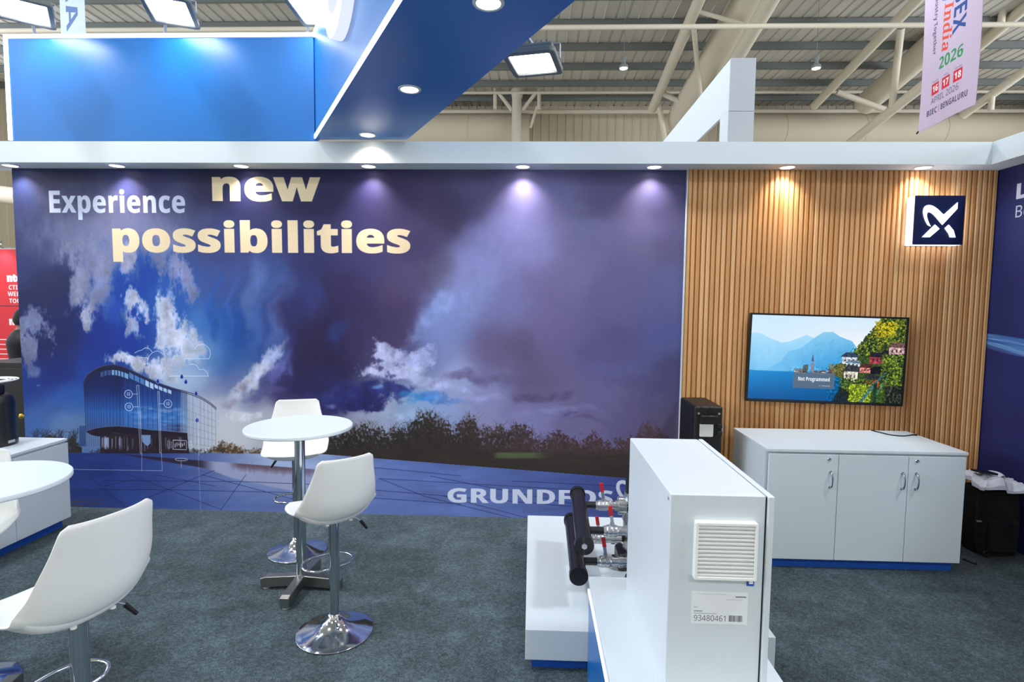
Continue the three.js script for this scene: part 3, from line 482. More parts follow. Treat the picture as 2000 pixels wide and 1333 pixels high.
function hallWall(name, label, w, pos, turn) {
  const o = structure(name, label), prof = new THREE.Shape(); prof.moveTo(-w / 2, -0.1);
  for (let x = -w / 2; x < w / 2 - 0.01; x += 0.35) { prof.lineTo(x, 0); prof.lineTo(x + 0.28, 0); prof.lineTo(x + 0.3, 0.035); prof.lineTo(Math.min(w / 2, x + 0.33), 0.035); }
  prof.lineTo(w / 2, 0); prof.lineTo(w / 2, -0.1); prof.closePath();
  const g = new THREE.ExtrudeGeometry(prof, { depth: HALL.roof, bevelEnabled: false }).rotateX(-Math.PI / 2);   // profile in plan, raised
  g.scale(1, 1, -1); const ix = g.index; if (!ix) { const p = g.attributes.position.array, n = g.attributes.normal.array; for (let i = 0; i < p.length; i += 9) for (let k = 0; k < 3; k++) { [p[i + 3 + k], p[i + 6 + k]] = [p[i + 6 + k], p[i + 3 + k]]; [n[i + 3 + k], n[i + 6 + k]] = [n[i + 6 + k], n[i + 3 + k]]; } }
  part('cladding', g, M.hallBeige, o); o.position.set(...pos); o.rotation.y = turn;
}
hallWall('wall_hall_far', 'ribbed beige cladding on the far wall of the hall', HALL.x1 - HALL.x0, [0, 0, HALL.z0], 0);
hallWall('wall_hall_near', 'ribbed beige cladding on the hall wall facing the stand', HALL.x1 - HALL.x0, [0, 0, HALL.z1], Math.PI);
hallWall('wall_hall_left', 'ribbed beige cladding on the hall wall beyond the red stand', HALL.z1 - HALL.z0, [HALL.x0, 0, -2], Math.PI / 2);
hallWall('wall_hall_right', 'ribbed beige cladding on the hall side wall behind the navy stand wall', HALL.z1 - HALL.z0, [HALL.x1, 0, -2], -Math.PI / 2);

// strip windows high in the side walls, out of view, letting daylight onto the roof
for (const [s, n, l] of [[-1, 'window_1', 'long strip window high in the hall wall beyond the red stand'], [1, 'window_2', 'long strip window high in the hall side wall behind the navy stand wall']]) {
  const o = structure(n, l), x = s * 20.93, len = 28, y = 6.6, h = 3.6;
  part('pane', box(0.02, h, len, x, y, 0), glow(0xe8f0ff, 3), o);
  part('frame', box(0.08, 0.12, len + 0.3, x, y + h / 2, 0), M.hallGrey, o); part('frame', box(0.08, 0.12, len + 0.3, x, y - h / 2, 0), M.hallGrey, o);
  rectLight(0xeaf1ff, LIGHT.clerestory, len, h, V(x - s * 0.06, y, 0), V(0, y, 0));
}

// back wall with the printed mural
const mural = structure('wall_back', 'back wall printed with stormy sky, glass building and lettering');
{
  const w = MURAL.x1 - MURAL.x0, h = MURAL.y1 - MURAL.y0, cx = (MURAL.x0 + MURAL.x1) / 2;
  part('wall_panel', box(w, h, 0.08, cx, h / 2, -0.0415), M.paintWhite, mural);
  part('mural_print', new THREE.PlaneGeometry(w, h).translate(cx, h / 2, 0), phys({ map: paintMural(), roughness: 0.5, specularIntensity: 0.6 }), mural, null, 'photo print of dark clouds, curved glass building, trees and paving with large lettering');
}
// slatted timber wall
const slatWall = structure('wall_slatted', 'oak-coloured vertical slat wall behind the television');
{
  const x0 = 1.15, x1 = 3.4, h = 2.70;
  const grain = [[216, 162, 104], [222, 170, 112], [208, 152, 94], [228, 180, 124]].map((c, k) => std({ roughness: 0.5, map: pixelTex(64, 512, (u, v, x, y) => { const n = 0.86 + 0.2 * fbm(x / 3 + k * 31, y / 90, 3) + 0.1 * fbm(x / 1.2, y / 30 + k * 9, 2); return c.map((q) => Math.min(255, q * n)); }, [20, 0.5]) }));
  const wood = std({ color: 0xc08a52, roughness: 0.6 });
  part('backing_board', box(x1 - x0, h, 0.05, (x0 + x1) / 2, h / 2, -0.015), wood, slatWall);
  part('edge_strip', box(0.006, h, 0.064, x0 - 0.003, h / 2, -0.003), M.paintWhite, slatWall);
  const s = new THREE.Shape(); [[-0.0145, 0], [-0.0138, 0.009], [-0.009, 0.014], [0.009, 0.014], [0.0138, 0.009], [0.0145, 0]].forEach(([x, y], i) => (i ? s.lineTo(x, y) : s.moveTo(x, y)));
  const slat = new THREE.ExtrudeGeometry(s, { depth: h, bevelEnabled: false }).rotateX(-Math.PI / 2).rotateY(Math.PI);
  { const p = slat.attributes.position, uv = slat.attributes.uv; for (let i = 0; i < p.count; i++) uv.setXY(i, p.getX(i) + p.getZ(i), p.getY(i)); }
  const n = 60, step = (x1 - x0) / n;
  for (let i = 0; i < n; i++) part('slat', slat, grain[(i * 5 + (i >> 2) * 3 + (i % 7 === 0 ? 1 : 0)) % 4], slatWall, [x0 + (i + 0.5) * step, 0, 0.0095]);
}
// navy wall on the right
const navy = structure('wall_right', 'navy printed side wall with a streaked band of water');
{
  part('wall_panel', box(0.08, 2.7, 3.0, 3.441, 1.35, 1.5), M.paintWhite, navy);
  part('navy_print', new THREE.PlaneGeometry(3, 2.7).rotateY(-Math.PI / 2).translate(3.4, 1.35, 1.5), std({ map: paintNavyWall(), roughness: 0.5 }), navy, null, 'navy print with white lettering and a pale blue water streak');
}
// the white beam along the top of the walls
const beam = structure('trim_1', 'white boxed beam along the top of the back wall');
part('beam_box', box(8.2, 0.155, 0.27, -0.68, 2.7775, 0.055), M.paintWhite, beam);
const beam2 = structure('trim_2', 'white boxed beam along the top of the navy side wall');
part('beam_box', box(0.27, 0.155, 2.81, 3.345, 2.7775, 1.595), M.paintWhite, beam2);

// blue canopy: a board standing on the beam and a deep box running out over the stand at an angle
const SOFFIT = 2.875, CTOP = 3.62, CDIR = [0.5, 0.866];
const fascia = structure('trim_3', 'glossy blue fascia board with a white light line, standing on the beam');
const FB = { x0: -3.9, x1: -1.6, z: 0.19 };
part('fascia_board', box(FB.x1 - FB.x0, CTOP - 2.858, 0.09, (FB.x0 + FB.x1) / 2, (CTOP + 2.858) / 2, FB.z - 0.045), M.blueVinyl, fascia);
part('light_line', box(FB.x1 - FB.x0, 0.026, 0.012, (FB.x0 + FB.x1) / 2, CTOP - 0.014, FB.z + 0.006), M.ledWhite, fascia, null, 'glowing white line along the top edge');
part('light_line', box(0.026, CTOP - 2.886, 0.012, FB.x0 + 0.013, (CTOP + 2.834) / 2, FB.z + 0.006), M.ledWhite, fascia, null, 'glowing white line down the side');
rectLight(0xdfe6ff, 3, FB.x1 - FB.x0, 0.026, V((FB.x0 + FB.x1) / 2, CTOP - 0.014, FB.z + 0.016), V((FB.x0 + FB.x1) / 2, CTOP - 0.014, 5));
const canopy = structure('trim_4', 'blue canopy box with round downlights running diagonally over the stand');
const CA = [-1.612, 0.156], CW = 0.681, CL = 3.5;
const cPoint = (s, w = 0) => [CA[0] + CDIR[0] * s + w, CA[1] + CDIR[1] * s];
part('canopy_box', prism([cPoint(0.0), cPoint(CL), cPoint(CL, CW), cPoint(0.0, CW)], CTOP - SOFFIT), M.blueVinyl, canopy, [0, SOFFIT, 0]);
for (const [y, len] of [[SOFFIT + 0.014, CL], [CTOP - 0.014, CL]]) {
  const g = box(0.012, 0.026, len, 0, 0, len / 2); g.rotateY(Math.atan2(CDIR[0], CDIR[1]));
  part('light_line', g, M.ledWhite, canopy, [CA[0] - 0.006, y, CA[1]], 'glowing white line along the canopy edge');
  const a = cPoint(CL / 2), nx = -CDIR[1], nz = CDIR[0];
  rectLight(0xdfe6ff, 3, CL, 0.026, V(a[0] + nx * 0.02, y, a[1] + nz * 0.02), V(a[0] + nx, y, a[1] + nz));
}

// white portal of the neighbouring stand, behind the back wall
const portal = structure('trim_5', 'white painted portal of the neighbouring stand, a square post under a beam');
part('post', box(0.02, 3.235, 0.2, 1.5475, 1.6175, -0.4), M.paintWhite, portal);
part('cross_beam', box(0.02, 0.395, 3.2, 1.5475, 3.4335, -1.9), M.paintWhite, portal);
part('post_cover', box(0.194, 0.405, 0.018, 1.635, 3.428, -0.291), M.paintGrey, portal, null, 'grey upper end board');
part('post_cover', box(0.194, 3.222, 0.018, 1.635, 1.611, -0.291), M.paintGrey, portal, null, 'grey lower end board');

// hall roof steelwork, placed by the pixels it covers and its distance
const steel = thing('roof_truss', 'cream tubular steel truss under the hall roof, seen above the slatted wall', 'truss');
const px = (u, v, z) => at(u, v, 'z', z);
function bar(parent, name, a, b, wpx, mat = M.hallTube) {
  const p = px(...a), q = px(...b), depth = 4.3 - (a[2] + b[2]) / 2; part(name, rod(p, q, wpx * depth / FOCAL / 2, 16), mat, parent);
}
bar(steel, 'chord', [1380, -34, -10.5], [1274, 213, -16.5], 19); bar(steel, 'main_tube', [1480, -34, -11], [1320, 245, -17], 54); bar(steel, 'chord', [1525, -34, -9.5], [1385, 205, -15], 27);
bar(steel, 'brace', [1355, 55, -12], [1368, 190, -14], 9); bar(steel, 'brace', [1288, 180, -15.5], [1348, 208, -15.5], 10); bar(steel, 'brace', [1287, 205, -16.2], [1300, 282, -16.6], 10); bar(steel, 'brace', [1362, 22, -11.5], [1452, 48, -11.5], 8);
const steel2 = thing('roof_truss', 'cream tubular steel truss under the hall roof, seen beside the hanging event banner', 'truss');
bar(steel2, 'chord', [1830, -40, -10], [1590, 207, -16.5], 17); bar(steel2, 'main_tube', [1850, 62, -13], [1690, 203, -17], 44); bar(steel2, 'brace', [1760, 55, -13], [1742, 208, -14.5], 12); bar(steel2, 'chord', [1830, 146, -13], [1660, 280, -16.5], 18);
bar(steel2, 'chord', [2060, -35, -11], [1880, 118, -15], 20); bar(steel2, 'chord', [2060, 97, -14], [1880, 226, -16.5], 16); bar(steel2, 'brace', [1635, 180, -15.8], [1728, 214, -15.8], 10); bar(steel2, 'brace', [1960, 10, -12.4], [1955, 45, -12.6], 12); bar(steel2, 'brace', [1938, 185, -15.6], [1935, 216, -15.6], 10);
const column = thing('roof_column', 'cream steel column with branching struts, seen below the canopy flood lamp', 'column');
{
  const d = (u) => 24 / FOCAL * u, top = px(1010, 135, -18.2), r = 9 * 22.5 / FOCAL;
  part('shaft', rod(V(top.x, 0, top.z), top, r, 20), M.hallTube, column);
  part('head', rod(px(1010, 192, -18.2), px(1010, 140, -18.2), r * 1.1, 20, r * 2), M.hallTube, column);
  for (const s of [-1, 1]) { bar(column, 'strut', [1010 + s * 36, 182, -18.1], [1010 + s * 10, 216, -18.2], 7); bar(column, 'strut', [1010 + s * 43, 150, -18.1], [1010 + s * 43, 214, -18.1], 7); }
  bar(column, 'strut', [1049, 208, -18.1], [1036, 250, -18.2], 5);
}
function hallTube(name, label, v, z, wpx, x0, x1, mat) { const y = px(1039, v, z).y, r = wpx * (4.3 - z) / FOCAL / 2, o = thing(name, label, name.includes('duct') ? 'duct' : 'beam', [0, 0, 0]); part('pipe', new THREE.CylinderGeometry(r, r, x1 - x0, 24).rotateZ(Math.PI / 2), mat ?? M.hallTube, o, [(x0 + x1) / 2, y, z]); return [o, y, r]; }
hallTube('tie_beam', 'cream horizontal tie tube crossing above the roof trusses, level with the flood lamp', 54, -9.6, 9, -20.9, 20.9);
hallTube('tie_beam', 'thin cream horizontal tube just under the lowest purlins', 181, -18, 5, -20.9, 20.9);
hallTube('tie_beam', 'cream horizontal tube running along the top of the far wall', 218, -19.1, 8, -20.9, 20.9);
const ends = [px(830, 250, -19.2).x - 6, px(1034, 250, -19.2).x, px(1450, 250, -19.2).x, px(2000, 250, -19.2).x + 1.2];
for (const [a, b, l] of [[ends[0], ends[1], 'large round cream air duct along the far wall beside the steel column'], [ends[2], Math.min(20.8, ends[3]), 'large round cream air duct along the far wall behind the white portal and banner']]) {
  const [o, y, r] = hallTube('air_duct', l, 256, -19.25, 60, a, b, M.hallBeige);
  for (let x = a + 1.6; x < b - 0.4; x += 3.1) part('seam_band', new THREE.CylinderGeometry(r + 0.012, r + 0.012, 0.06, 28).rotateZ(Math.PI / 2), M.hallBeige, o, [x, y, -19.25]);
}
{
  const o = thing('air_duct', 'cream air duct glimpsed past the left edge of the printed wall', 'duct');
  bar(o, 'pipe', [-160, 360, -14], [40, 385, -14], 34, M.hallBeige);
}

// ---------------------------------------------------------------- lamps
for (const [x, y, z] of BAYS) {   // hall high-bay lamps
  const o = thing('high_bay_lamp', 'square high-bay lamp hanging under the hall roof', 'lamp', [x, y, z], 0, 'high-bay lamps under the hall roof');
  part('housing', rbox(0.9, 0.12, 0.9, 0.03, 0, 0.09, 0), M.hallGrey, o);
  part('diffuser', box(0.84, 0.02, 0.84, 0, 0.025, 0), M.lampFace, o);
  part('hanger', rod(V(0, 0.15, 0), V(0, HALL.roof - y, 0), 0.01, 8), M.hallGrey, o);
  rectLight(0xeef6ff, LIGHT.bay, 0.84, 0.84, V(x, y - 0.005, z), V(x, 0, z));
}
// small round pendants among the trusses
for (const [u, v, l] of [[1218, 134, 'small round pendant lamp hanging left of the white portal post'], [1594, 134, 'small round pendant lamp hanging right of the white portal post']]) {
  const p = px(u, v, -9.8), o = thing('pendant_lamp', l, 'lamp', p.toArray(), 0, 'round pendant lamps');
  part('shade', lathe([[0.1, 0], [0.115, 0.02], [0.1, 0.07], [0.045, 0.12], [0.045, 0.2], [0.065, 0.22], [0.065, 0.28], [0.02, 0.3]], 24), M.hallGrey, o);
  part('lens', cyl(0.095, 0.095, 0.012, 0, 0.006, 0), M.lampFace, o);
  part('wire', rod(V(0, 0.29, 0), V(0, HALL.roof - p.y, 0), 0.006, 6), M.hallGrey, o);
  spotLight(0xf6f7ff, 30, V(p.x, p.y - 0.01, p.z), V(p.x, 0, p.z), 0.9, 0.6, 4);
}
// recessed downlights
function downlight(label, group, [x, y, z], face = M.downFace) {
  const o = thing('downlight', label, 'lamp', [x, y, z], 0, group);
  part('trim_ring', lathe([[0.047, -0.001], [0.05, -0.006], [0.06, -0.006], [0.064, -0.001], [0.064, 0.0]], 36), M.paintWhite, o);
  part('lens', cyl(0.049, 0.049, 0.004, 0, -0.002, 0, 36), face, o);
  return o;
}
for (const [u, v] of [[20, 323], [228, 323], [471, 324], [720, 324.5], [1021, 325.5], [1278, 325.5], [1538, 326], [1803, 327]]) {
  const p = at(u, v, 'y', 2.70), z = 0.1; p.x *= (4.3 - z) / (4.3 - p.z);
  downlight('round recessed downlight under the white beam, washing the back wall', 'downlights along the white beam', [p.x, 2.70, z]);
  spotLight(0xfff1e4, LIGHT.spot, V(p.x, 2.692, z), V(p.x, 0, z - 0.5), 56 * D2R, 1, 1.6);
}
for (const [u, v, l] of [[718, 263, 'round recessed downlight in the blue canopy, close to the white beam'], [800, 174, 'round recessed downlight halfway along the blue canopy'], [954, 5, 'round recessed downlight in the blue canopy, level with the canopy flood lamp']]) {
  const p = at(u, v, 'y', SOFFIT);
  downlight(l, 'downlights in the blue canopy', p.toArray());
  spotLight(0xfff1e4, LIGHT.soffit, V(p.x, SOFFIT - 0.008, p.z), V(p.x, 0, p.z), 68 * D2R, 1, 1.6);
}
// flood lamps on arms
function flood(label, [x, y, z], turn, w, d, armTo) {
  const o = thing('flood_lamp', label, 'lamp', [x, y, z], turn, 'arm flood lamps on the canopy');
  part('frame', (() => { const s = roundRect(w, d, 0.03), hole = roundRect(w - 0.05, d - 0.05, 0.02); s.holes.push(hole); return new THREE.ExtrudeGeometry(s, { depth: 0.022, bevelEnabled: true, bevelSize: 0.004, bevelThickness: 0.004, bevelSegments: 1 }).rotateX(Math.PI / 2).translate(0, 0.012, 0); })(), M.hallGrey, o);
  part('housing', [rbox(w * 0.94, 0.03, d * 0.94, 0.012, 0, 0.028, 0), ...[-3, -2, -1, 0, 1, 2, 3].map((k) => box(0.008, 0.035, d * 0.6, k * w * 0.11, 0.055, 0))], M.hallGrey, o);
  part('glass', box(w - 0.052, 0.008, d - 0.052, 0, 0.004, 0), M.lampFace, o);
  part('bracket', [box(w + 0.02, 0.004, 0.03, 0, 0.085, 0), box(0.004, 0.075, 0.03, -w / 2 - 0.008, 0.048, 0), box(0.004, 0.075, 0.03, w / 2 + 0.008, 0.048, 0)], M.paintGrey, o);
  const a = V(0, 0.088, 0), b = V(...armTo).sub(V(x, y, z)).applyAxisAngle(V(0, 1, 0), -turn);
  part('arm', tube([a, V(a.x * 0.6 + b.x * 0.4, Math.max(a.y, b.y) + 0.05, a.z * 0.6 + b.z * 0.4), b], 0.01, 16, 8), M.paintGrey, o);
  rectLight(0xf4f7ff, LIGHT.flood, w - 0.052, d - 0.052, V(x, y - 0.006, z), V(x, 0, z));
}
function roundRect(w, h, r) {
  const s = new THREE.Shape(); s.moveTo(-w / 2 + r, -h / 2); s.lineTo(w / 2 - r, -h / 2); s.quadraticCurveTo(w / 2, -h / 2, w / 2, -h / 2 + r); s.lineTo(w / 2, h / 2 - r); s.quadraticCurveTo(w / 2, h / 2, w / 2 - r, h / 2); s.lineTo(-w / 2 + r, h / 2); s.quadraticCurveTo(-w / 2, h / 2, -w / 2, h / 2 - r); s.lineTo(-w / 2, -h / 2 + r); s.quadraticCurveTo(-w / 2, -h / 2, -w / 2 + r, -h / 2);
  return s;
}
flood('grey flood lamp on an arm over the blue fascia, at its outer end', [-3.52, 3.665, 0.44], 38 * D2R, 0.33, 0.42, [-3.7, CTOP, 0.15]);
flood('grey flood lamp on an arm over the middle of the blue fascia', [-2.5, 3.665, 0.42], 22 * D2R, 0.30, 0.42, [-2.72, CTOP, 0.15]);
flood('grey flood lamp on an arm over the corner of fascia and canopy', [-1.5, 3.665, 0.42], 2 * D2R, 0.30, 0.42, [-1.66, CTOP, 0.15]);
{ const s = 1.3, q = cPoint(s, CW); flood('square flood lamp with dark rim, on an arm beside the blue canopy', [-0.01, 3.02, 1.12], -12 * D2R, 0.28, 0.31, [q[0] + 0.005, 3.16, q[1]]); }

// illuminated channel letter on the canopy side
{
  const o = thing('sign_letter', 'white illuminated block letter G mounted on the canopy side', 'sign');
  const s = new THREE.Shape(), cxy = [0, 0], R = 0.265, r = 0.14, pts = [];
  for (let a = 40; a <= 330; a += 10) pts.push([R * 1.12 * Math.cos(a * D2R), R * Math.sin(a * D2R)]);
  pts.push([R * 1.12, -0.12], [R * 1.12, 0.05], [0.06, 0.05], [0.06, -0.05], [0.14, -0.05]);
  for (let a = 320; a >= 45; a -= 10) pts.push([r * 1.25 * Math.cos(a * D2R), r * Math.sin(a * D2R)]);
  pts.forEach(([x, y], i) => (i ? s.lineTo(x, y) : s.moveTo(x, y)));
  const g = new THREE.ExtrudeGeometry(s, { depth: 0.06, bevelEnabled: false });
  part('letter_face', g, glow(0xe4ecff, 0.9), o);
  const k = cPoint(1.13), nx = -CDIR[1], nz = CDIR[0]; o.position.set(k[0] + nx * 0.004, 3.42, k[1] + nz * 0.004); o.rotation.y = Math.atan2(nx, nz);
}

// ---------------------------------------------------------------- wall-mounted things
{   // television, hanging slightly crooked
  const w = 1.155, h = 0.662, o = thing('television', 'flat television on the slatted wall showing a lakeside village', 'television', [2.2, 1.297, 0.028]);
  o.rotation.z = -1.1 * D2R;
  part('back_case', rbox(w - 0.1, h - 0.1, 0.03, 0.01, 0, 0, 0.016), M.blackPlastic, o);
  part('bezel', (() => { const s = roundRect(w, h, 0.006); s.holes.push(roundRect(w - 0.022, h - 0.024, 0.003)); return new THREE.ExtrudeGeometry(s, { depth: 0.024, bevelEnabled: true, bevelSize: 0.001, bevelThickness: 0.001, bevelSegments: 1 }).translate(0, 0, 0.03); })(), M.blackPlastic, o);
  const scr = paintScreen();
  part('screen', new RoundedBoxGeometry(w - 0.02, h - 0.022, 0.018, 1, 0.001).translate(0, 0, 0.04), M.blackPlastic, o);
  part('picture', new THREE.PlaneGeometry(w - 0.03, h - 0.032).translate(0, 0.003, 0.0496), phys({ color: 0x050505, roughness: 0.25, emissive: 0xffffff, emissiveMap: scr, emissiveIntensity: 0.95 }), o, null, 'lit picture of a blue lake, mountains and houses with a grey message box');
  part('sensor', rbox(0.03, 0.008, 0.012, 0.002, 0, -h / 2 - 0.003, 0.044), M.blackPlastic, o);
  rectLight(0xa8c8e8, 0.35, w - 0.03, h - 0.03, V(2.2, 1.297, 0.082), V(2.2, 1.297, 3));
}
{   // emblem light box
  const s = 0.35, dpt = 0.09, o = thing('light_box_sign', 'square navy light box sign with a glowing white emblem', 'sign', [2.925, 2.322, 0.03]);
  const side = glow(0xe6ecff, 2.2), navyFace = std({ color: 0x16204e, roughness: 0.35 });
  part('glowing_rim', (() => { const q = roundRect(s, s, 0.004); q.holes.push(roundRect(s - 0.02, s - 0.02, 0.003)); return new THREE.ExtrudeGeometry(q, { depth: dpt - 0.008, bevelEnabled: false }); })(), side, o, null, 'white acrylic rim, lit');
  part('back_plate', box(s - 0.022, s - 0.022, 0.01, 0, 0, 0.006), M.paintWhite, o);
  part('face', box(s, s, 0.008, 0, 0, dpt - 0.004), navyFace, o);
  for (const q of emblemShapes()) part('emblem', new THREE.ExtrudeGeometry(q, { depth: 0.006, bevelEnabled: false }).scale(0.248, 0.248, 1).translate(-0.122, -0.122, dpt), glow(0xf2f5ff, 3.2), o, null, 'glowing white stroke of the emblem');
  const P0 = V(2.925, 2.322, 0.03 + dpt / 2);
  for (const [dx, dy, w, h] of [[-1, 0, dpt, s], [0, -1, s, dpt], [1, 0, dpt, s], [0, 1, s, dpt]]) { const p = P0.clone().add(V(dx * (s / 2 + 0.004), dy * (s / 2 + 0.004), 0)); const l = rectLight(0xe6ecff, 1.4, w, h, p, p.clone().add(V(dx, dy, 0))); if (dy) l.rotateZ(0); }
}

// ---------------------------------------------------------------- cabinets
function handle(parent, x, y, z) {   // bow handle on a door
  part('handle', [tube([V(x, y + 0.05, z), V(x, y + 0.045, z + 0.018), V(x + 0.002, y, z + 0.026), V(x, y - 0.045, z + 0.018), V(x, y - 0.05, z)], 0.0055, 20, 10), cyl(0.008, 0.008, 0.006, 0, 0, 0, 16).rotateX(Math.PI / 2).translate(x, y + 0.05, z + 0.002), cyl(0.008, 0.008, 0.006, 0, 0, 0, 16).rotateX(Math.PI / 2).translate(x, y - 0.05, z + 0.002)], M.chrome, parent, null, 'chrome bow handle');
}
const lock = (parent, x, y, z) => part('lock', lathe([[0, 0.004], [0.004, 0.004], [0.005, 0.006], [0.0095, 0.006], [0.011, 0]], 20).rotateX(Math.PI / 2).translate(x, y, z), M.chrome, parent, null, 'round chrome lock');
{   // low white cupboard under the television
  const w = 1.25, d = 0.59, h = 0.785, o = thing('cupboard', 'white three-door cupboard with blue plinth under the television', 'cupboard', [2.134, 0, 0.45]);
  part('plinth', box(w - 0.05, 0.06, d - 0.06, -0.008, 0.03, -0.005), M.blueEdge, o, null, 'bright blue recessed plinth');
  part('body', box(w, h - 0.06 - 0.018, d - 0.02, 0, (h - 0.018 + 0.06) / 2, -0.01), M.laminateEdge, o);
  part('top_board', rbox(w + 0.002, 0.018, d + 0.002, 0.002, 0, h - 0.009, 0), M.laminate, o);
  const fz = d / 2 - 0.002, xs = [-0.612, -0.176, 0.257, 0.612];
  for (let k = 0; k < 3; k++) {
    const a = xs[k], b = xs[k + 1], door = part('door', rbox(b - a - 0.004, h - 0.1, 0.018, 0.0015, 0, 0, 0), M.laminate, o, [(a + b) / 2, (h + 0.053) / 2 - 0.008, fz]);
    const lx = [0.168, 0.168, -0.118][k]; handle(door, lx + (k === 1 ? 0.012 : 0) - (k === 2 ? 0.012 : 0), 0.185, 0.009); if (k !== 1) lock(door, lx - (k === 2 ? 0.01 : 0.012), 0.315, 0.009);
  }
}
{   // black cable on the cupboard
  const o = thing('power_cable', 'thin black cable lying on the white cupboard under the television', 'cable', [0, 0.789, 0]);
  const pts = [[1702, 841], [1718, 845], [1740, 850], [1762, 852], [1782, 850]].map(([u, v]) => { const p = at(u, v, 'y', 0.789); return V(p.x, 0, p.z); });
  part('cord', tube(pts, 0.004, 40, 8), M.rubber, o); part('plug', rod(pts[4], pts[4].clone().add(V(0.03, 0, 0.004)), 0.006, 10), M.rubber, o);
}
{   // white cupboard at the left, doors facing the tables
  const L = 2.2, d = 0.6, h = 0.66, x = -3.42, zf = 0.355, o = thing('cupboard', 'white cupboard with blue plinth beside the bar tables, black pump on top', 'cupboard', [x - d / 2, 0, zf + L / 2]);
  part('plinth', box(d - 0.06, 0.06, L - 0.06, -0.01, 0.03, 0), M.blueEdge, o, null, 'bright blue recessed plinth');
  part('body', box(d - 0.02, h - 0.078, L, -0.01, (h - 0.018 + 0.06) / 2, 0), M.laminateEdge, o);
  part('top_board', rbox(d + 0.002, 0.018, L + 0.002, 0.002, 0, h - 0.009, 0), M.laminate, o);
  for (let k = 0; k < 5; k++) {
    const dl = L / 5, door = part('door', rbox(0.018, h - 0.1, dl - 0.004, 0.0015), M.laminate, o, [d / 2 - 0.003, (h + 0.053) / 2 - 0.008, -L / 2 + (k + 0.5) * dl]);
    if (k === 1) part('lock', lathe([[0, 0.004], [0.004, 0.004], [0.005, 0.006], [0.0095, 0.006], [0.011, 0]], 20).rotateZ(-Math.PI / 2).translate(0.009, 0.2, -0.17), M.chrome, door, null, 'round chrome lock');
  }
}
{   // black pump vessel on the left cupboard
  const o = thing('pump', 'black cylindrical pump with hose and silver fitting on the cupboard', 'pump', [-3.76, 0.66, 0.58]);
  part('vessel', lathe([[0, 0], [0.13, 0], [0.135, 0.01], [0.135, 0.05], [0.128, 0.06], [0.128, 0.3], [0.115, 0.34], [0.09, 0.36], [0, 0.36]], 40), M.blackPipe, o);
  part('cap', lathe([[0.06, 0.36], [0.075, 0.365], [0.075, 0.42], [0.05, 0.44], [0, 0.44]], 28), M.blackPlastic, o);
  part('hose', tube([V(0.02, 0.415, 0.02), V(0.055, 0.425, 0.08), V(0.1, 0.4, 0.12), V(0.135, 0.28, 0.11), V(0.14, 0.16, 0.1), V(0.1, 0.07, 0.14), V(0.02, 0.03, 0.15)], 0.011, 50, 10), M.rubber, o);
  part('fitting', rod(V(0.108, 0.4, 0.125), V(0.122, 0.355, 0.125), 0.018, 18), M.zinc, o, null, 'silver hose fitting');
  part('valve', [rod(V(0.12, 0.375, 0.125), V(0.155, 0.37, 0.1), 0.006, 10), rod(V(0.15, 0.345, 0.1), V(0.15, 0.395, 0.1), 0.008, 10)], M.zinc, o);
  part('name_plate', box(0.002, 0.018, 0.05, 0, 0, 0).translate(0.1345, 0.03, 0), M.paintGrey, o);
}
{
  const o = thing('cable_coil', 'flat coil of white cable on the black pump', 'cable', [-3.83, 1.103, 0.56]);
  for (let k = 0; k < 4; k++) part('loop', new THREE.TorusGeometry(0.13 + k * 0.012, 0.005, 8, 48).rotateX(Math.PI / 2), M.plasticWhite, o, [0.01 * k, 0.005 + 0.006 * (k % 2), 0]);
}
{   // black cabinet behind the left end of the printed wall
  const o = thing('equipment_cabinet', 'tall black cabinet with brass knob just beyond the printed wall', 'cabinet', [-4.5, -0.025, -0.55]);
  part('carcass', rbox(0.5, 1.16, 0.45, 0.008, 0, 0.58, 0), M.blackPlastic, o);
  part('door', rbox(0.47, 1.02, 0.02, 0.004, 0, 0.6, 0.235), M.blackPlastic, o);
  part('knob', lathe([[0, 0.03], [0.02, 0.028], [0.026, 0.018], [0.02, 0.006], [0.01, 0]], 20).rotateX(Math.PI / 2), M.brass, o, [0.13, 0.7, 0.245], 'brass knob');
  part('base_strip', box(0.49, 0.05, 0.015, 0, 0.46, 0.242), M.blueEdge, o, null, 'blue strip');
}
// ---------------------------------------------------------------- neighbouring stand and visitor, past the left edge
{
  const o = thing('display_panel', 'red printed panel with white lettering on the neighbouring stand', 'panel', [0, 0, -4]);
  const r = at(39, 600, 'z', -4).x;
  part('board', box(2.4, 2.44, 0.06, r - 1.2, 1.22, -0.032), M.paintGrey, o);
  part('print', new THREE.PlaneGeometry(1.6, 2.4).translate(r - 0.45, 1.22, 0), std({ map: paintRedPanel(), roughness: 0.5 }), o, null, 'red print with white lettering');
  const l = thing('strip_lamp', 'small bright lamp above the red panel', 'lamp', [r - 0.22, 2.5, -3.85]);
  part('head', rbox(0.2, 0.04, 0.1, 0.01, 0, 0.01, 0), M.hallGrey, l); part('lens', box(0.17, 0.008, 0.08, 0, -0.012, 0), M.lampFace, l); part('arm', rod(V(0, 0, 0), V(0, -0.06, -0.15), 0.01, 8), M.hallGrey, l);
  spotLight(0xffffff, 3, V(r - 0.22, 2.48, -3.85), V(r - 0.22, 1.2, -4.1), 0.9, 1, 2);
}
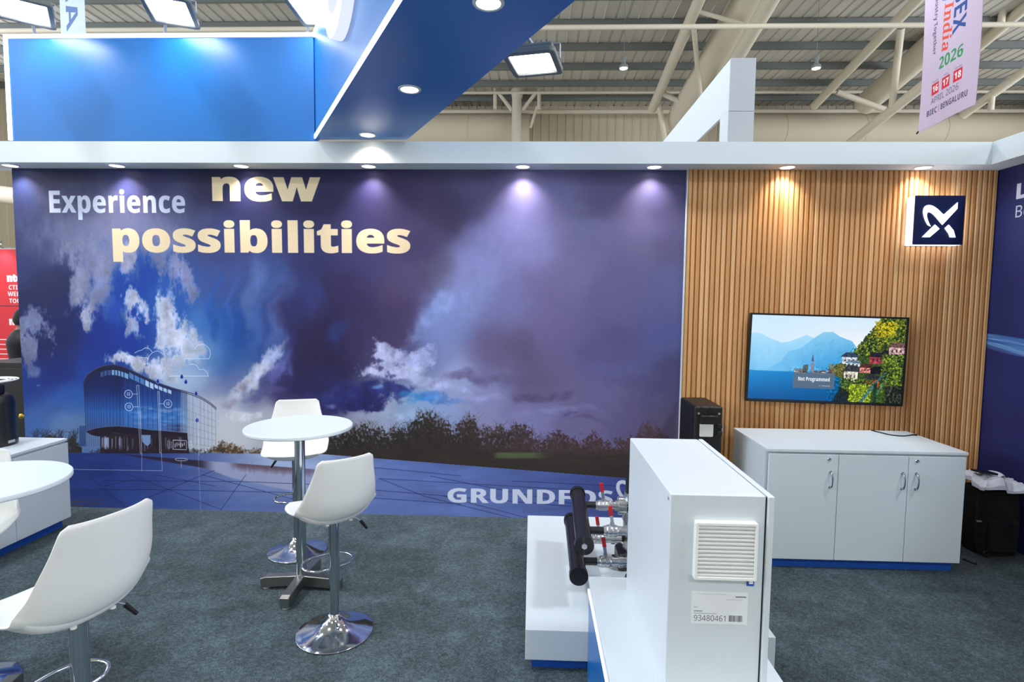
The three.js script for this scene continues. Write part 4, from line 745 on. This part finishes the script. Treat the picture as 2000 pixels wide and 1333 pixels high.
{   // visitor
  const C = new THREE.Color(), shirt = [0.006, 0.006, 0.008], trouser = [0.012, 0.013, 0.016], skin = [0.28, 0.15, 0.10], hair = [0.01, 0.008, 0.007], shoe = [0.01, 0.01, 0.01];
  const bones = [];   // ax ay az ar  bx by bz br  blend
  const bone = (a, ra, b, rb, k = 0.03) => bones.push([...a, ra, ...b, rb, k]);
  bone([0, 1.49, 0.01], 0.085, [0, 1.53, 0.02], 0.082, 0.02); bone([0, 1.44, 0.05], 0.055, [0, 1.40, 0.06], 0.04, 0.02); bone([0, 1.46, 0.09], 0.02, [0, 1.45, 0.11], 0.014, 0.012);
  for (const s of [-1, 1]) bone([s * 0.08, 1.47, 0.01], 0.014, [s * 0.084, 1.49, 0], 0.018, 0.01);
  bone([0, 1.36, -0.005], 0.052, [0, 1.42, 0.01], 0.05, 0.02);
  bone([-0.12, 1.29, 0], 0.072, [0.12, 1.29, 0], 0.072, 0.05); bone([0, 1.24, 0], 0.135, [0, 1.02, 0.01], 0.12, 0.06); bone([-0.06, 0.9, 0], 0.115, [0.06, 0.9, 0], 0.115, 0.05);
  for (const s of [-1, 1]) {
    const el = [s * 0.26, 1.03, 0.0], wr = [s * 0.25, 0.80, s > 0 ? 0.08 : 0.05], ha = [s * 0.245, 0.72, s > 0 ? 0.1 : 0.07];
    bone([s * 0.185, 1.29, 0], 0.06, el, 0.042, 0.03); bone(el, 0.042, wr, 0.028, 0.02); bone(wr, 0.03, ha, 0.034, 0.015);
    for (let f = 0; f < 4; f++) { const z0 = ha[2] + (f - 1.5) * 0.019, l = [0.07, 0.082, 0.076, 0.06][f]; bone([ha[0], ha[1] - 0.02, z0], 0.0095, [ha[0] - s * 0.004, ha[1] - 0.02 - l * 0.55, z0 + 0.004], 0.009, 0.006); bone([ha[0] - s * 0.004, ha[1] - 0.02 - l * 0.55, z0 + 0.004], 0.009, [ha[0] - s * 0.02, ha[1] - 0.02 - l, z0 + 0.006], 0.008, 0.004); }
    bone([ha[0] - s * 0.01, ha[1] + 0.03, ha[2] + 0.03], 0.012, [ha[0] - s * 0.02, ha[1] - 0.03, ha[2] + 0.055], 0.009, 0.008);
    const kn = [s * 0.1, 0.48, 0.02], an = [s * 0.1, 0.09, -0.01];
    bone([s * 0.085, 0.88, 0], 0.095, kn, 0.065, 0.04); bone(kn, 0.066, an, 0.048, 0.03); bone([s * 0.1, 0.045, -0.03], 0.045, [s * 0.11, 0.035, 0.15], 0.036, 0.02);
  }
  const R = 150, half = 0.86, mc = new MarchingCubes(R, M.blackCloth, false, false, 400000), f = mc.field, cell = 2 * half / R;
  let i = 0;
  for (let z = 0; z < R; z++) for (let y = 0; y < R; y++) for (let x = 0; x < R; x++, i++) {
    const X = (x - R / 2) * cell, Y = (y - R / 2) * cell + 0.82, Z = (z - R / 2) * cell;
    if (Math.abs(Z) > 0.3 || Math.abs(X) > 0.4) { f[i] = -1; continue; }
    let d = 1e3;
    for (const b of bones) {
      const vx = b[4] - b[0], vy = b[5] - b[1], vz = b[6] - b[2], L = vx * vx + vy * vy + vz * vz;
      const t = clamp01(((X - b[0]) * vx + (Y - b[1]) * vy + (Z - b[2]) * vz) / L);
      const e = Math.hypot(X - b[0] - t * vx, Y - b[1] - t * vy, Z - b[2] - t * vz) - b[3] - (b[7] - b[3]) * t, h = clamp01(0.5 + 0.5 * (d - e) / b[8]);
      d = d > 100 ? e : d + (e - d) * h - b[8] * h * (1 - h);
    }
    f[i] = -d;
  }
  mc.isolation = 0; mc.update();
  const n = mc.count, pos = mc.positionArray.slice(0, n * 3), nor = mc.normalArray.slice(0, n * 3), col = new Float32Array(n * 3);
  for (let k = 0; k < n; k++) {
    const X = pos[3 * k] *= half, Y = pos[3 * k + 1] = pos[3 * k + 1] * half + 0.82, Z = pos[3 * k + 2] *= half;
    const c = Y > 1.385 ? (Y > 1.54 || (Z < 0.03 && Y > 1.43) ? hair : skin) : Y > 0.86 && !(Math.abs(X) > 0.2 && Y < 1.1) ? shirt : Math.abs(X) > 0.195 ? skin : Y < 0.08 ? shoe : trouser;
    col.set(c, 3 * k);
  }
  const g = new THREE.BufferGeometry(); g.setAttribute('position', new THREE.BufferAttribute(pos, 3)); g.setAttribute('normal', new THREE.BufferAttribute(nor, 3)); g.setAttribute('color', new THREE.BufferAttribute(col, 3));
  const p = at(40, 640, 'z', -1.3), o = thing('person', 'standing visitor in black T-shirt and dark trousers beyond the printed wall', 'person', [p.x + 0.02, -0.025, -1.3], 2.6);
  part('body', g, std({ vertexColors: true, roughness: 0.8 }), o);
}

// ---------------------------------------------------------------- bar stools and tables
function shellGeometry() {
  const prof = new THREE.CatmullRomCurve3([[0.205, 0.045], [0.185, 0.036], [0.10, 0.014], [0.0, 0.006], [-0.07, 0.014], [-0.115, 0.045], [-0.142, 0.1], [-0.157, 0.18], [-0.170, 0.26], [-0.182, 0.348]].map(([f, y]) => V(0, y, f)));
  const half = [[0, 0.150], [0.04, 0.178], [0.12, 0.198], [0.3, 0.205], [0.5, 0.205], [0.7, 0.182], [0.86, 0.155], [0.95, 0.143], [0.98, 0.137], [1, 0.118]], curl = [[0, 0.010], [0.15, 0.036], [0.35, 0.062], [0.55, 0.085], [0.75, 0.055], [1, 0.022]];
  const lerp = (t, a) => { for (let i = 1; i < a.length; i++) if (t <= a[i][0]) { const k = (t - a[i - 1][0]) / (a[i][0] - a[i - 1][0]), h = a[i][0] - a[i - 1][0], sl = (q) => { const u = Math.max(0, q - 1), w = Math.min(a.length - 1, q + 1); return (a[w][1] - a[u][1]) / (a[w][0] - a[u][0]); }, k2 = k * k, k3 = k2 * k; return (2 * k3 - 3 * k2 + 1) * a[i - 1][1] + (k3 - 2 * k2 + k) * h * sl(i - 1) + (3 * k2 - 2 * k3) * a[i][1] + (k3 - k2) * h * sl(i); } return a[a.length - 1][1]; };
  const surf = (s, t) => {
    const c = prof.getPointAt(s), d = prof.getTangentAt(s), n = V(0, -d.z, d.y); if (n.y < 0 && s < 0.3) n.negate();
    const nn = V(0, -d.z, d.y).normalize();   // towards the sitter: up on the seat, forward on the back
    return { p: c.clone().add(V(t * lerp(s, half), 0, 0)).addScaledVector(nn, lerp(s, curl) * Math.abs(t) ** 2.3), n: nn };
  };
  return surf;
}
function sheetSolid(surf, NS, NT, s0, s1, t0, upper, lower) {   // closed sheet between two offsets of a surface
  const pos = [], idx = [], row = NT + 1, layer = (NS + 1) * row;
  const grid = []; for (let i = 0; i <= NS; i++) for (let j = 0; j <= NT; j++) grid.push(surf(s0 + (s1 - s0) * i / NS, t0 * (2 * j / NT - 1)).p);
  const normalAt = (i, j) => { const a = grid[Math.max(0, i - 1) * row + j], b = grid[Math.min(NS, i + 1) * row + j], c = grid[i * row + Math.max(0, j - 1)], d = grid[i * row + Math.min(NT, j + 1)]; return b.clone().sub(a).cross(d.clone().sub(c)).normalize(); };
  for (const off of [upper, lower]) for (let i = 0; i <= NS; i++) for (let j = 0; j <= NT; j++) { const n = normalAt(i, j), p = grid[i * row + j].clone().addScaledVector(n, off(i / NS, 2 * j / NT - 1)); pos.push(p.x, p.y, p.z); }
  const quad = (a, b, c, d) => idx.push(a, b, c, a, c, d);
  for (let i = 0; i < NS; i++) for (let j = 0; j < NT; j++) { const a = i * row + j; quad(a, a + row, a + row + 1, a + 1); quad(layer + a, layer + a + 1, layer + a + row + 1, layer + a + row); }
  for (let i = 0; i < NS; i++) for (const j of [0, NT]) { const a = i * row + j, b = a + row; if (j) quad(a, b, layer + b, layer + a); else quad(b, a, layer + a, layer + b); }
  for (let j = 0; j < NT; j++) for (const i of [0, NS]) { const a = i * row + j, b = a + 1; if (i) quad(b, a, layer + a, layer + b); else quad(a, b, layer + b, layer + a); }
  const g = new THREE.BufferGeometry(); g.setAttribute('position', new THREE.Float32BufferAttribute(pos, 3)); g.setIndex(idx); g.computeVertexNormals(); return g;
}
const shellSurf = shellGeometry();
const shellGeo = sheetSolid(shellSurf, 48, 28, 0, 1, 1, () => 0.0035, () => -0.0045);
const cushionGeo = sheetSolid(shellSurf, 24, 20, 0.03, 0.47, 0.86, (a, b) => 0.004 + 0.017 * (1 - Math.abs(2 * a - 1) ** 5) * (1 - Math.abs(b) ** 5), () => 0.002);
function stool(label, x, z, fx, fz, seat) {
  const o = thing('bar_stool', label, 'stool', [x, 0, z], Math.atan2(fx, fz), 'white bucket bar stools');
  part('base', lathe([[0, 0.001], [0.188, 0.001], [0.192, 0.004], [0.190, 0.009], [0.16, 0.016], [0.11, 0.03], [0.07, 0.048], [0.045, 0.07], [0.033, 0.092], [0.031, 0.1], [0.023, 0.102]], 56), M.chrome, o, null, 'polished trumpet-shaped disc');
  const sb = seat - 0.335;
  part('gas_lift', cyl(0.0225, 0.0225, sb - 0.06, 0, 0.08 + (sb - 0.06) / 2, 0, 32), M.chrome, o);
  part('sleeve', lathe([[0.0225, sb], [0.0265, sb + 0.002], [0.0265, seat - 0.012], [0.05, seat - 0.01], [0.05, seat - 0.002]], 36), M.chrome, o);
  const fy = sb + 0.075;
  part('footrest', tube([V(-0.024, fy, 0.0), V(-0.085, fy, 0.01), V(-0.125, fy, 0.06), V(-0.115, fy, 0.13), V(-0.06, fy, 0.17), V(0.06, fy, 0.17), V(0.115, fy, 0.13), V(0.125, fy, 0.06), V(0.085, fy, 0.01), V(0.024, fy, 0)], 0.0075, 80, 10), M.chrome, o, null, 'chrome loop footrest');
  part('mount_plate', rbox(0.09, 0.012, 0.09, 0.004, 0, seat - 0.001, 0), M.plasticWhite, o);
  const lever = part('lever', tube([V(-0.02, seat - 0.012, -0.01), V(-0.10, seat - 0.016, -0.02), V(-0.135, seat - 0.04, -0.03)], 0.004, 16, 8), M.chrome, o);
  part('grip', rod(V(-0.13, seat - 0.036, -0.029), V(-0.16, seat - 0.082, -0.042), 0.0085, 12, 0.007), M.blackPlastic, lever, null, 'black lever grip');
  const sh = part('shell', shellGeo, M.plasticWhite, o, [0, seat, 0], 'white moulded bucket seat with high back');
  part('cushion', cushionGeo, M.cushion, sh, null, 'white seat pad');
  for (const sx of [-0.06, 0.06]) part('screw', cyl(0.009, 0.009, 0.006, sx, -0.001, -0.07, 12), M.plasticWhite, sh);
  return o;
}
stool('low white bar stool on the stand side of the table, back towards the pump display', -0.988, 1.58, -0.67, -0.742, 0.60);
stool('white bar stool between the chrome table and the printed wall, facing the stand', -1.565, 0.68, 0.30, 0.95, 0.66);
stool('white bar stool with raised seat, beside the table at the cupboard', -1.425, 2.645, -0.96, -0.28, 0.702);
stool('white bar stool tucked between the cupboard and the round table', -2.43, 2.085, 0.4, 0.92, 0.66);

function barTable(label, x, z, h, r, turn = 0, reach = 1) {
  const o = thing('bar_table', label, 'table', [x, 0, z], turn, 'round white bar tables');
  part('table_top', lathe([[0, h - 0.022], [r - 0.004, h - 0.022], [r, h - 0.018], [r, h - 0.004], [r - 0.004, h], [0, h]], 72), M.laminate, o, null, 'round white top');
  part('mounting_plate', cyl(0.12, 0.12, 0.01, 0, h - 0.027, 0, 28), M.steel, o);
  part('column', cyl(0.029, 0.029, h - 0.09, 0, (h - 0.03 + 0.06) / 2, 0, 36), M.chrome, o);
  for (const [dx, dz] of [[-1, 0], [1, 0], [0, 1], [0, -1]]) {
    const s = new THREE.Shape(); [[0, 0.03], [0, 0.085], [0.21, 0.07], [0.235, 0.062], [0.235, 0.014], [0.2, 0.014]].forEach(([a, b], i) => (i ? s.lineTo(a * reach, b) : s.moveTo(a * reach, b)));
    const g = new THREE.ExtrudeGeometry(s, { depth: 0.046, bevelEnabled: true, bevelSize: 0.003, bevelThickness: 0.003, bevelSegments: 1 }).translate(0, 0, -0.023).rotateY(Math.atan2(-dz, dx));
    const leg = part('leg', g, M.steel, o, null, 'brushed steel foot');
    part('glide', cyl(0.02, 0.017, 0.014, dx * 0.212 * reach, 0.007, dz * 0.212 * reach, 18), M.paintGrey, leg);
  }
}
barTable('round white bar table on chrome column between two stools and the printed wall', -1.335, 1.16, 0.975, 0.297);
barTable('round white bar table beside the white cupboard with the pump', -2.165, 2.235, 0.975, 0.3, -73 * D2R, 0.78);

// ---------------------------------------------------------------- pump display
const PLAT = 0.2;
{
  const o = thing('platform', 'low white platform with dark blue plinth carrying the pump set', 'platform', [0.556, 0, 1.147]);
  part('plinth', box(1.07, 0.055, 1.31, 0, 0.0275, 0), M.blueEdge, o, null, 'blue recessed plinth');
  part('deck', rbox(1.132, PLAT - 0.055, 1.378, 0.003, 0, (PLAT + 0.055) / 2, 0), M.laminate, o);
}
{
  const o = thing('pedestal', 'blue-sided pedestal with white top and a light line, under the control cabinet', 'pedestal', [0.554, 0, 2.36]);
  part('body', box(0.56, 0.452, 1.0, 0, 0.226, 0), M.blueVinyl, o, null, 'blue sides');
  part('top_board', rbox(0.568, 0.018, 1.01, 0.002, 0, 0.461, 0), M.laminate, o, null, 'white top');
  part('light_line', box(0.008, 0.011, 0.98, -0.283, 0.414, 0), M.ledWhite, o, null, 'glowing white line along the blue side');
  const l = rectLight(0xdfe6ff, 3, 0.98, 0.011, V(0.554 - 0.29, 0.414, 2.36), V(-1, 0.414, 2.36));
}
{
  const o = thing('control_cabinet', 'pale grey electrical control cabinet with ventilation grille on the pedestal', 'cabinet', [0.56, 0.47, 2.315]);
  const w = 0.28, h = 0.665, d = 0.69;
  part('housing', rbox(w, h, d, 0.004, 0, h / 2, 0), M.powder, o);
  part('door_seal', box(0.006, h - 0.012, d - 0.012, w / 2 + 0.002, h / 2, 0), M.rubber, o);
  const door = part('door', rbox(0.019, h, d + 0.01, 0.004, w / 2 + 0.0145, h / 2, 0), M.powder, o);
  part('door_lock', cyl(0.012, 0.012, 0.012, 0, 0, 0, 18).rotateZ(Math.PI / 2).translate(w / 2 + 0.028, h / 2, 0.3), M.blackPlastic, door);
  for (const sy of [0.02, h - 0.02]) part('corner_screw', cyl(0.005, 0.005, 0.004, 0, 0, 0, 12).rotateZ(Math.PI / 2).translate(-w / 2 - 0.001, sy, d / 2 - 0.02), M.zinc, o);
  const cx = 0.5825 - 0.56, cy = 0.971 - 0.47, z = d / 2, grille = part('grille_frame', (() => { const s = roundRect(0.18, 0.172, 0.004); s.holes.push(roundRect(0.168, 0.158, 0.002)); return new THREE.ExtrudeGeometry(s, { depth: 0.02, bevelEnabled: true, bevelSize: 0.0015, bevelThickness: 0.0015, bevelSegments: 1 }).translate(cx, cy, z); })(), M.plasticWhite, o, null, 'pale ventilation grille');
  part('grille_back', box(0.168, 0.158, 0.003, cx, cy, z + 0.003), M.hallGrey, grille);
  for (let k = 0; k < 13; k++) part('louvre', box(0.168, 0.0062, 0.012, 0, 0, 0).rotateX(0.35), M.plasticWhite, grille, [cx, cy + 0.072 - k * 0.012, z + 0.014]);
  part('logo_tag', box(0.021, 0.021, 0.003, 0.6635 - 0.56, 0.871 - 0.47, z + 0.0015), M.blueEdge, o, null, 'small blue square tag');
  part('logo_tag_inset', box(0.012, 0.011, 0.001, 0.6645 - 0.56, 0.8725 - 0.47, z + 0.0035), M.plasticWhite, o);
  part('type_label', box(0.168, 0.1, 0.001, 0, 0, 0), std({ color: 0xe6e8ea, roughness: 0.5 }), o, [0.5755 - 0.56, 0.788 - 0.47, z + 0.0006]);
  part('label_print', new THREE.PlaneGeometry(0.166, 0.098), std({ map: paintEnclosureLabel(), roughness: 0.5 }), o, [0.5755 - 0.56, 0.788 - 0.47, z + 0.0013], 'white label with number 93480461 and bar code');
}
{   // pump set: two black manifolds, ball valves and pumps
  const o = thing('pump_set', 'pump set with two black pipe manifolds and red-levered ball valves', 'pump', [0, PLAT + 0.0005, 0]);
  const Yu = 0.55, Yl = 0.37, L = (p) => V(p.x, p.y - PLAT, p.z);
  const uf = L(at(1128, 966, 'y', Yu)), un = L(at(1141, 1064, 'y', Yu)), lf = L(at(1116, 1018, 'y', Yl)), ln = L(at(1130, 1124, 'y', Yl));
  const R = 0.041;
  const manifold = (a, b) => {
    const dir = b.clone().sub(a).normalize(), m = part('manifold', rod(a, b, R, 32), M.blackPipe, o, null, 'black painted pipe');
    for (const [p, s] of [[a, -1], [b, 1]]) part('end_collar', rod(p.clone().addScaledVector(dir, -0.018), p.clone().addScaledVector(dir, 0.018), R + 0.005, 32), M.blackPipe, m);
    return [m, dir];
  };
  const [mu, du] = manifold(uf, un); manifold(lf, ln);
  part('plug', new THREE.CylinderGeometry(0.014, 0.014, 0.012, 6).rotateX(Math.PI / 2).applyQuaternion(new THREE.Quaternion().setFromUnitVectors(V(0, 0, 1), du)).translate(un.x + du.x * 0.022, un.y + du.y * 0.022, un.z + du.z * 0.022), M.zinc, mu, null, 'zinc hexagon plug');
  const alongX = (g, x, y, z) => g.rotateZ(-Math.PI / 2).translate(x, y, z);
  const branch = (mx, y, z, far) => {
    part('stub', alongX(new THREE.CylinderGeometry(0.019, 0.019, 0.09, 24), mx + 0.06, y, z), M.blackPipe, o);
    const x = mx + 0.1;
    const v = part('ball_valve', [alongX(new THREE.CylinderGeometry(0.026, 0.026, 0.016, 8), x + 0.008, y, z), alongX(lathe([[0.023, 0], [0.028, 0.004], [0.0295, 0.012], [0.0295, 0.028], [0.0275, 0.03], [0.0275, 0.034], [0.0295, 0.036], [0.0295, 0.052], [0.024, 0.062]], 28), x + 0.012, y, z), alongX(new THREE.CylinderGeometry(0.026, 0.026, 0.014, 8), x + 0.08, y, z), new THREE.CylinderGeometry(0.01, 0.012, 0.02, 12).translate(x + 0.043, y + 0.036, z)], M.zinc, o, null, 'zinc ball valve');
    part('union', [alongX(new THREE.CylinderGeometry(0.022, 0.022, 0.03, 24), x + 0.1, y, z), alongX(new THREE.CylinderGeometry(0.03, 0.03, 0.022, 6), x + 0.122, y, z), alongX(new THREE.CylinderGeometry(0.024, 0.024, 0.02, 24), x + 0.142, y, z), alongX(new THREE.CylinderGeometry(0.028, 0.028, 0.018, 6), x + 0.16, y, z)], M.zinc, o, null, 'zinc hexagon union');
    const lever = part('lever', (() => { const s = new THREE.Shape(); s.moveTo(-0.008, 0); s.lineTo(0.008, 0); s.lineTo(0.0075, 0.042); s.lineTo(-0.0085, 0.042); return new THREE.ExtrudeGeometry(s, { depth: 0.003, bevelEnabled: false }).rotateZ(0.16).translate(x + 0.043, y + 0.044, z + 0.006); })(), M.zinc, v);
    part('lever_sleeve', rbox(0.02, 0.052, 0.007, 0.003, 0, 0.026, 0).rotateZ(0.16).translate(x + 0.043 - 0.0062, y + 0.044 + 0.036, z + 0.0075), std({ color: 0xc8202c, roughness: 0.45 }), v, null, 'red plastic lever sleeve');
  };
  const zs = [at(1155, 987, 'y', Yu).z, at(1170, 1037, 'y', Yu).z], zl = [at(1148, 1052, 'y', Yl).z, at(1150, 1097, 'y', Yl).z];
  branch((uf.x + un.x) / 2, Yu - PLAT, zs[0]); branch((uf.x + un.x) / 2, Yu - PLAT, zs[1]); branch((lf.x + ln.x) / 2, Yl - PLAT, zl[0]); branch((lf.x + ln.x) / 2, Yl - PLAT, zl[1]);
  for (const z of [zs[0], zs[1]]) {
    const x = 0.6;
    part('pump_head', [alongX(new THREE.CylinderGeometry(0.05, 0.05, 0.07, 24), x - 0.06, Yu - PLAT, z), new THREE.CylinderGeometry(0.06, 0.07, 0.16, 28).translate(x, Yu - PLAT, z)], M.zinc, o);
    part('flange', [alongX(new THREE.CylinderGeometry(0.05, 0.05, 0.014, 28), x - 0.045, Yu - PLAT, z), ...[0, 1, 2, 3].map((k) => alongX(new THREE.CylinderGeometry(0.007, 0.007, 0.04, 6), x - 0.045, Yu - PLAT + 0.04 * Math.cos(k * 1.571 + 0.78), z + 0.04 * Math.sin(k * 1.571 + 0.78)))], M.blackPipe, o);
    part('pump_barrel', cyl(0.065, 0.065, 0.3, x, 0.17, z, 28), M.steel, o);
    part('pump_foot', rbox(0.2, 0.1, 0.16, 0.02, x, 0.05, z), M.blackPipe, o);
    part('inlet_pipe', alongX(new THREE.CylinderGeometry(0.03, 0.03, 0.12, 20), x - 0.02, Yl - PLAT, z), M.blackPipe, o);
    part('motor', [cyl(0.075, 0.075, 0.17, x + 0.02, 0.51, z, 28)], M.blackPlastic, o);
  }
  for (const q of [zs[0] - 0.06, zs[1] + 0.06]) part('base_rail', box(0.3, 0.02, 0.06, 0.64, 0.0115, q), M.blackPipe, o);
  part('pipe_stand', [rod(V(0.27, 0, zs[0] + 0.16), V(lf.x, lf.y, zs[0] + 0.16), 0.008, 10), rod(V(0.27, lf.y, zs[0] + 0.16), V(uf.x, uf.y, zs[0] + 0.16), 0.008, 10)], M.blackPipe, o);
}
// ---------------------------------------------------------------- cases and bags
{
  const o = thing('transit_case', 'black upright transit case with white sticker beside the slatted wall', 'case', [1.232, 0, 0.25]);
  const w = 0.196, h = 0.99, d = 0.38;
  const shell = part('shell', [rbox(w, h, d, 0.018, 0, h / 2 + 0.005, 0), ...[-1, 1].map((s) => rbox(0.012, h - 0.02, d + 0.012, 0.004, s * 0.03 - 0.02, h / 2 + 0.01, 0))], M.blackPlastic, o, null, 'ribbed black plastic shell');
  part('handle', [tube([V(-0.055, 0.93, d / 2), V(-0.052, 0.93, d / 2 + 0.03), V(0.045, 0.93, d / 2 + 0.03), V(0.048, 0.93, d / 2)], 0.009, 24, 8), rbox(0.12, 0.05, 0.012, 0.004, 0, 0.895, d / 2 + 0.004)], M.blackPipe, o);
  for (const y of [0.86, 0.81, 0.32]) part('latch', rbox(0.035, 0.028, 0.018, 0.003, 0.075, y, d / 2 + 0.006), M.blackPipe, o);
  for (const y of [0.84, 0.34]) part('hinge', rbox(0.014, 0.05, 0.02, 0.003, w / 2 + 0.003, y, d / 2 - 0.03), M.zinc, o);
  part('sticker', (() => { const s = roundRect(0.094, 0.095, 0.01); return new THREE.ExtrudeGeometry(s, { depth: 0.001, bevelEnabled: false }).translate(-0.015, 0.831, d / 2 + 0.0068); })(), std({ color: 0xd9d8d2, roughness: 0.5 }), o, null, 'white square sticker');
  for (const x of [-0.07, 0.07]) part('rivet', cyl(0.008, 0.008, 0.006, 0, 0, 0, 12).rotateX(Math.PI / 2).translate(x, 0.945, d / 2 + 0.002), M.zinc, o);
}
{
  const o = thing('backpack', 'black fabric backpack on the carpet in the corner by the cupboard', 'bag', [3.21, 0, 0.38]);
  const g = new THREE.BoxGeometry(0.3, 0.45, 0.2, 14, 18, 10), p = g.attributes.position;
  for (let i = 0; i < p.count; i++) { let x = p.getX(i), y = p.getY(i), z = p.getZ(i); const k = 1 - 0.16 * (Math.abs(y) / 0.225) ** 4, e = 1 - 0.2 * (Math.abs(z) / 0.1) ** 3; x *= k * e + 0.0; z *= 1 - 0.25 * (Math.abs(x) / 0.15) ** 3 + 0.12 * Math.cos(y * 6); x += 0.006 * (vnoise(y * 20, z * 20) - 0.5); p.setXYZ(i, x, y + 0.225, z); }
  g.computeVertexNormals(); part('body', g, M.blackCloth, o);
  part('front_pocket', rbox(0.2, 0.22, 0.05, 0.02, 0, 0.15, 0.115), M.blackCloth, o);
  for (let k = 0; k < 5; k++) part('webbing', rbox(0.05, 0.006, 0.006, 0.002, 0.03, 0.16 + k * 0.022, 0.142), M.blackPlastic, o);
  part('top_handle', tube([V(-0.04, 0.44, -0.02), V(-0.03, 0.455, -0.02), V(0.03, 0.455, -0.02), V(0.04, 0.44, -0.02)], 0.008, 20, 8), M.blackCloth, o);
  part('shoulder_strap', tube([V(-0.12, 0.4, 0.05), V(-0.16, 0.3, 0.1), V(-0.165, 0.16, 0.1), V(-0.13, 0.03, 0.09)], 0.012, 24, 8), M.blackCloth, o);
  part('buckle', rbox(0.03, 0.012, 0.02, 0.003, -0.16, 0.25, 0.115), M.zinc, o); part('wheel', new THREE.TorusGeometry(0.018, 0.009, 10, 20), M.rubber, o, [-0.1, 0.028, 0.12]);
}
{   // white jacket folded over the backpack
  const o = thing('jacket', 'crumpled white jacket lying on the black backpack', 'jacket', [3.21, 0.457, 0.39]);
  const g = new THREE.BoxGeometry(0.31, 0.036, 0.25, 34, 4, 28), p = g.attributes.position;
  for (let i = 0; i < p.count; i++) {
    let x = p.getX(i), y = p.getY(i), z = p.getZ(i); const edge = Math.max(Math.abs(x) / 0.16, Math.abs(z) / 0.135), n = fbm(x * 14 + 3 + z * 6, z * 16 + 8, 3) - 0.5, n2 = vnoise(x * 40 + z * 22, z * 10) - 0.5;
    const droop = -0.055 * Math.max(0, edge - 0.72) / 0.28 * (z > 0 ? 1 : 0.4) + (x < 0 ? 0.02 : 0); x += 0.016 * n; z += 0.02 * n;
    p.setXYZ(i, x, 0.048 + y * (0.9 - 0.3 * edge) + droop + (y > 0 ? 0.05 * n + 0.014 * n2 : 0.018 * n), z);
  }
  g.computeVertexNormals(); part('cloth', g, std({ color: 0xdfe3ee, roughness: 0.9 }), o);
  part('sleeve', tube([V(-0.02, 0.06, -0.05), V(0.03, 0.074, -0.06), V(0.075, 0.068, -0.05), V(0.08, 0.056, -0.02)], 0.022, 24, 10), std({ color: 0xdfe3ee, roughness: 0.9 }), o);
}
{
  const p = at(1918, 931, 'z', 0.42), o = thing('tablet', 'dark flat tablet lying on the white jacket', 'tablet', [3.14, 0.562, 0.4], 0.25);
  o.rotation.z = -0.16; part('case', rbox(0.16, 0.012, 0.07, 0.004), M.blackPlastic, o); part('glass', rbox(0.15, 0.002, 0.062, 0.001, 0, 0.0065, 0), phys({ color: 0x15161a, roughness: 0.1 }), o);
}
{
  const o = thing('floor_cable', 'short black cable end on the carpet beside the cupboard', 'cable', [0, 0.006, 0]);
  part('cord', tube([at(1880, 1094, 'y', 0), at(1890, 1098, 'y', 0), at(1900, 1102, 'y', 0), at(1908, 1104, 'y', 0)].map((p) => V(p.x, 0, p.z)), 0.006, 20, 8), M.rubber, o);
}
// ---------------------------------------------------------------- hanging banners
{
  const a = px(1793, 258, -4.73), b = px(1905, 205, -3.5), w = Math.hypot(b.x - a.x, b.z - a.z), y = (a.y + b.y) / 2, H = w * 1300 / 600, o = thing('hanging_banner', 'tall lilac event banner with dates, hanging from the hall roof', 'banner', [(a.x + b.x) / 2, y, (a.z + b.z) / 2], Math.atan2(-(b.z - a.z), b.x - a.x));
  const wave = (g) => { const p = g.attributes.position; for (let i = 0; i < p.count; i++) p.setZ(i, p.getZ(i) + 0.012 * Math.sin(p.getX(i) * 5 + p.getY(i) * 2)); g.computeVertexNormals(); return g; };
  part('cloth', wave(new THREE.BoxGeometry(w, H, 0.004, 16, 24, 1).translate(0, H / 2, -0.003)), std({ color: 0xb9a8bb, roughness: 0.8 }), o);
  part('print', wave(new THREE.PlaneGeometry(w, H, 16, 24).translate(0, H / 2, 0.0005)), std({ map: paintBanner(), roughness: 0.7 }), o, null, 'event print with red date squares and green year');
  part('top_rod', rod(V(-w / 2 - 0.05, H, 0), V(w / 2 + 0.05, H, 0), 0.015, 10), M.hallGrey, o);
  for (const s of [-1, 1]) part('wire', rod(V(s * w * 0.45, H, 0), V(s * w * 0.45, HALL.roof - y, 0), 0.004, 6), M.hallGrey, o);
  part('corner_weight', rod(V(-w / 2 - 0.03, -0.01, 0), V(-w / 2 + 0.01, 0.012, 0), 0.012, 8), M.blackPlastic, o);
}
{
  const a = px(118, 40, -7), b = px(166, 40, -6.4), w = Math.hypot(b.x - a.x, b.z - a.z), o = thing('hanging_banner', 'pale blue banner with blue lettering hanging beyond the blue fascia', 'banner', [(a.x + b.x) / 2, a.y - 0.9, (a.z + b.z) / 2], Math.atan2(-(b.z - a.z), b.x - a.x));
  const H = w * 2.5; part('cloth', new THREE.BoxGeometry(w, H, 0.006).translate(0, H / 2, -0.004), std({ color: 0xbccade, roughness: 0.8 }), o);
  part('print', new THREE.PlaneGeometry(w, H).translate(0, H / 2, 0), std({ map: paintFarBanner(), roughness: 0.7 }), o);
  for (const s of [-1, 1]) part('wire', rod(V(s * w * 0.45, H, 0), V(s * w * 0.45, HALL.roof - a.y + 0.9, 0), 0.004, 6), M.hallGrey, o);
}
renderer.render(scene, camera);
